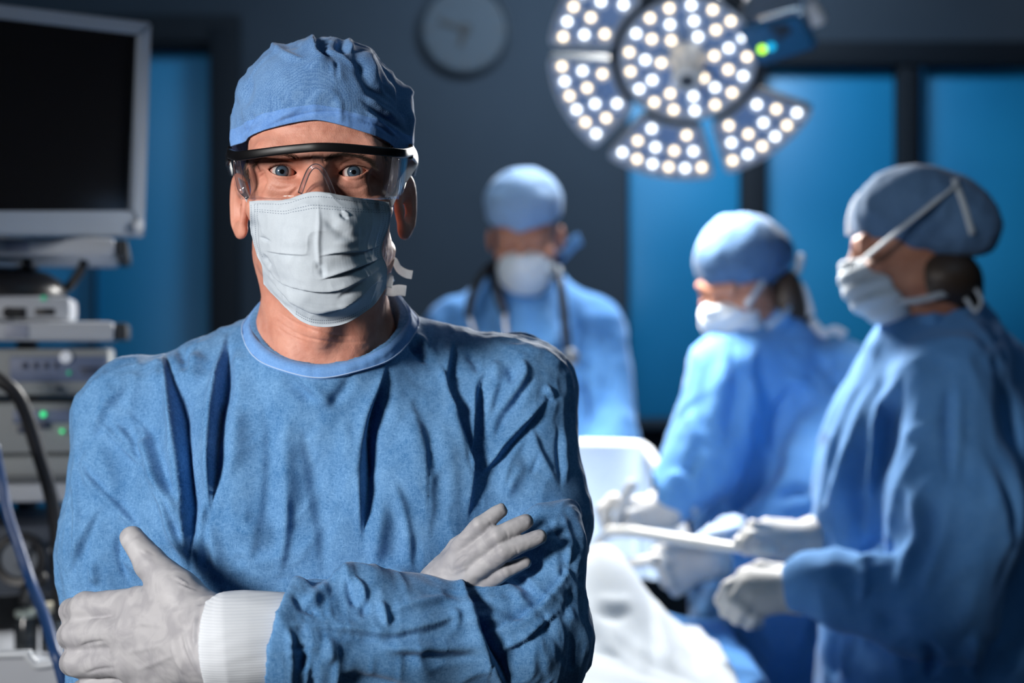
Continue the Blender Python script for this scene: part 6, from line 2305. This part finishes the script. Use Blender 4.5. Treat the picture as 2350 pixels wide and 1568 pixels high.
# the doctor's stethoscope, worn round the neck
STE = empty('stethoscope', A(1204, 640, 3.62), 'black stethoscope hanging round the neck of the doctor facing us', 'stethoscope')
neck_loop = [A(1138, 606, 3.66), A(1150, 600, 3.74), A(1204, 596, 3.80), A(1255, 600, 3.74), A(1268, 606, 3.66)]
tube('tube', smooth_path([A(1076, 728, 3.555), A(1080, 690, 3.56), A(1098, 645, 3.59), A(1122, 615, 3.63)] + neck_loop + [A(1285, 650, 3.575), A(1292, 700, 3.545), A(1298, 760, 3.535), A(1303, 800, 3.54)], 8), .0105, M['black_rubber'], STE, 14)
tube('tube', smooth_path([A(1122, 618, 3.625), A(1136, 660, 3.57), A(1150, 700, 3.555), A(1158, 722, 3.55)], 8), .0095, M['black_rubber'], STE, 14)
tube('ear_tube', smooth_path([A(1076, 728, 3.555), A(1086, 755, 3.55), A(1100, 782, 3.55), A(1106, 790, 3.55)], 6), .0045, M['steel'], STE, 12)
tube('ear_tube', smooth_path([A(1158, 722, 3.55), A(1164, 765, 3.545), A(1178, 800, 3.545), A(1190, 815, 3.545)], 6), .0055, M['steel'], STE, 12)
cpb = A(1308, 822, 3.535)
cyl('chest_piece', cpb + (0, .008, 0), cpb + (0, -.008, 0), .021, M['steel'], STE, n=32, bevel=.004)
cyl('stem', A(1303, 798, 3.54), A(1306, 812, 3.537), .007, M['steel'], STE, n=16)
cyl('clip', A(1279, 616, 3.60), A(1284, 636, 3.585), .012, M['steel'], STE, n=18, bevel=.003)

# ---------------------------------------------------------------- instruments
M['bright_steel'] = mat('bright_steel', (0.82, 0.81, 0.78), 0.42, 0.35)
RET = empty('retractor', A(1540, 1236, 2.72), 'long bright steel retractor passed between the two nurses over the table', 'instrument')
tube('blade', smooth_path([A(1392, 1232, 2.83), A(1400, 1222, 2.82), A(1440, 1221, 2.80), A(1480, 1226, 2.77), A(1540, 1236, 2.72), A(1620, 1248, 2.66), A(1690, 1258, 2.60)], 8), [.010, .011, .011, .010, .010, .0095, .008], M['bright_steel'], RET, 14)
tube('handle', smooth_path([A(1690, 1258, 2.60), A(1730, 1262, 2.585), A(1780, 1266, 2.59)], 6), .008, M['bright_steel'], RET, 14)
bm = bmesh.new()
bmesh.ops.create_uvsphere(bm, u_segments=20, v_segments=14, radius=.0085, matrix=Matrix.Translation(Vector(A(1693, 1243, 2.585))))
link('ratchet_knob', bm_mesh('ratchet_knob', bm, True), M['bright_steel'], RET)
tube('hook', smooth_path([A(1392, 1232, 2.83), A(1376, 1242, 2.84), A(1368, 1262, 2.84), A(1376, 1276, 2.84)], 6), .009, M['bright_steel'], RET, 12)
CLA = empty('clamp', A(1460, 1290, 2.83), 'short steel clamp in the lower hand of the nurse with bowed head', 'instrument')
tube('jaw', smooth_path([A(1398, 1312, 2.85), A(1416, 1302, 2.845), A(1432, 1298, 2.84)], 6), [.006, .009], M['bright_steel'], CLA, 12)
tube('shank', smooth_path([A(1440, 1296, 2.838), A(1470, 1290, 2.832), A(1500, 1284, 2.826)], 6), .0105, M['bright_steel'], CLA, 14)
for s_ in (-1, 1):
    ring_ = [A(1508 + 15 * math.cos(t_), 1282 + s_ * 8 + 13 * math.sin(t_), 2.822 - .006 * s_) for t_ in np.linspace(0, 2 * math.pi, 18)]
    tube('finger_ring', np.array(ring_), .0042, M['bright_steel'], CLA, 10)
TOOL = empty('suction_tube', A(1430, 1150, 2.85), 'slim pale tube held upright in the upper hand of the nurse with bowed head', 'instrument')
tube('shaft', smooth_path([A(1402, 1214, 2.84), A(1420, 1180, 2.835), A(1436, 1142, 2.835)], 6), .0075, M['white_metal'], TOOL, 12)
tube('tip', smooth_path([A(1434, 1146, 2.835), A(1446, 1120, 2.835), A(1456, 1106, 2.835)], 6), [.0105, .0115, .010], M['white_metal'], TOOL, 14)
gz = sculpt(lambda p: smin(ell(p, A(1650, 1222, 2.80), (.050, .030, .016), rotm('Y', -14)), ell(p, A(1672, 1205, 2.81), (.032, .026, .014), rotm('Y', -28)), .012) - (.007 * vnoise(p * 48, 3)).astype(np.float32),
            A(1650, 1220, 2.80) - .10, A(1650, 1220, 2.80) + .10, .0035, 1)
GZ = link('gauze_pad', np_mesh('gauze_pad', *gz), fabric('gauze_pale_blue', (0.42, 0.56, 0.76), (0.52, 0.64, 0.82), 200))
tag(GZ, 'crumpled pale blue gauze beside the far hand of the nurse in profile', 'gauze')
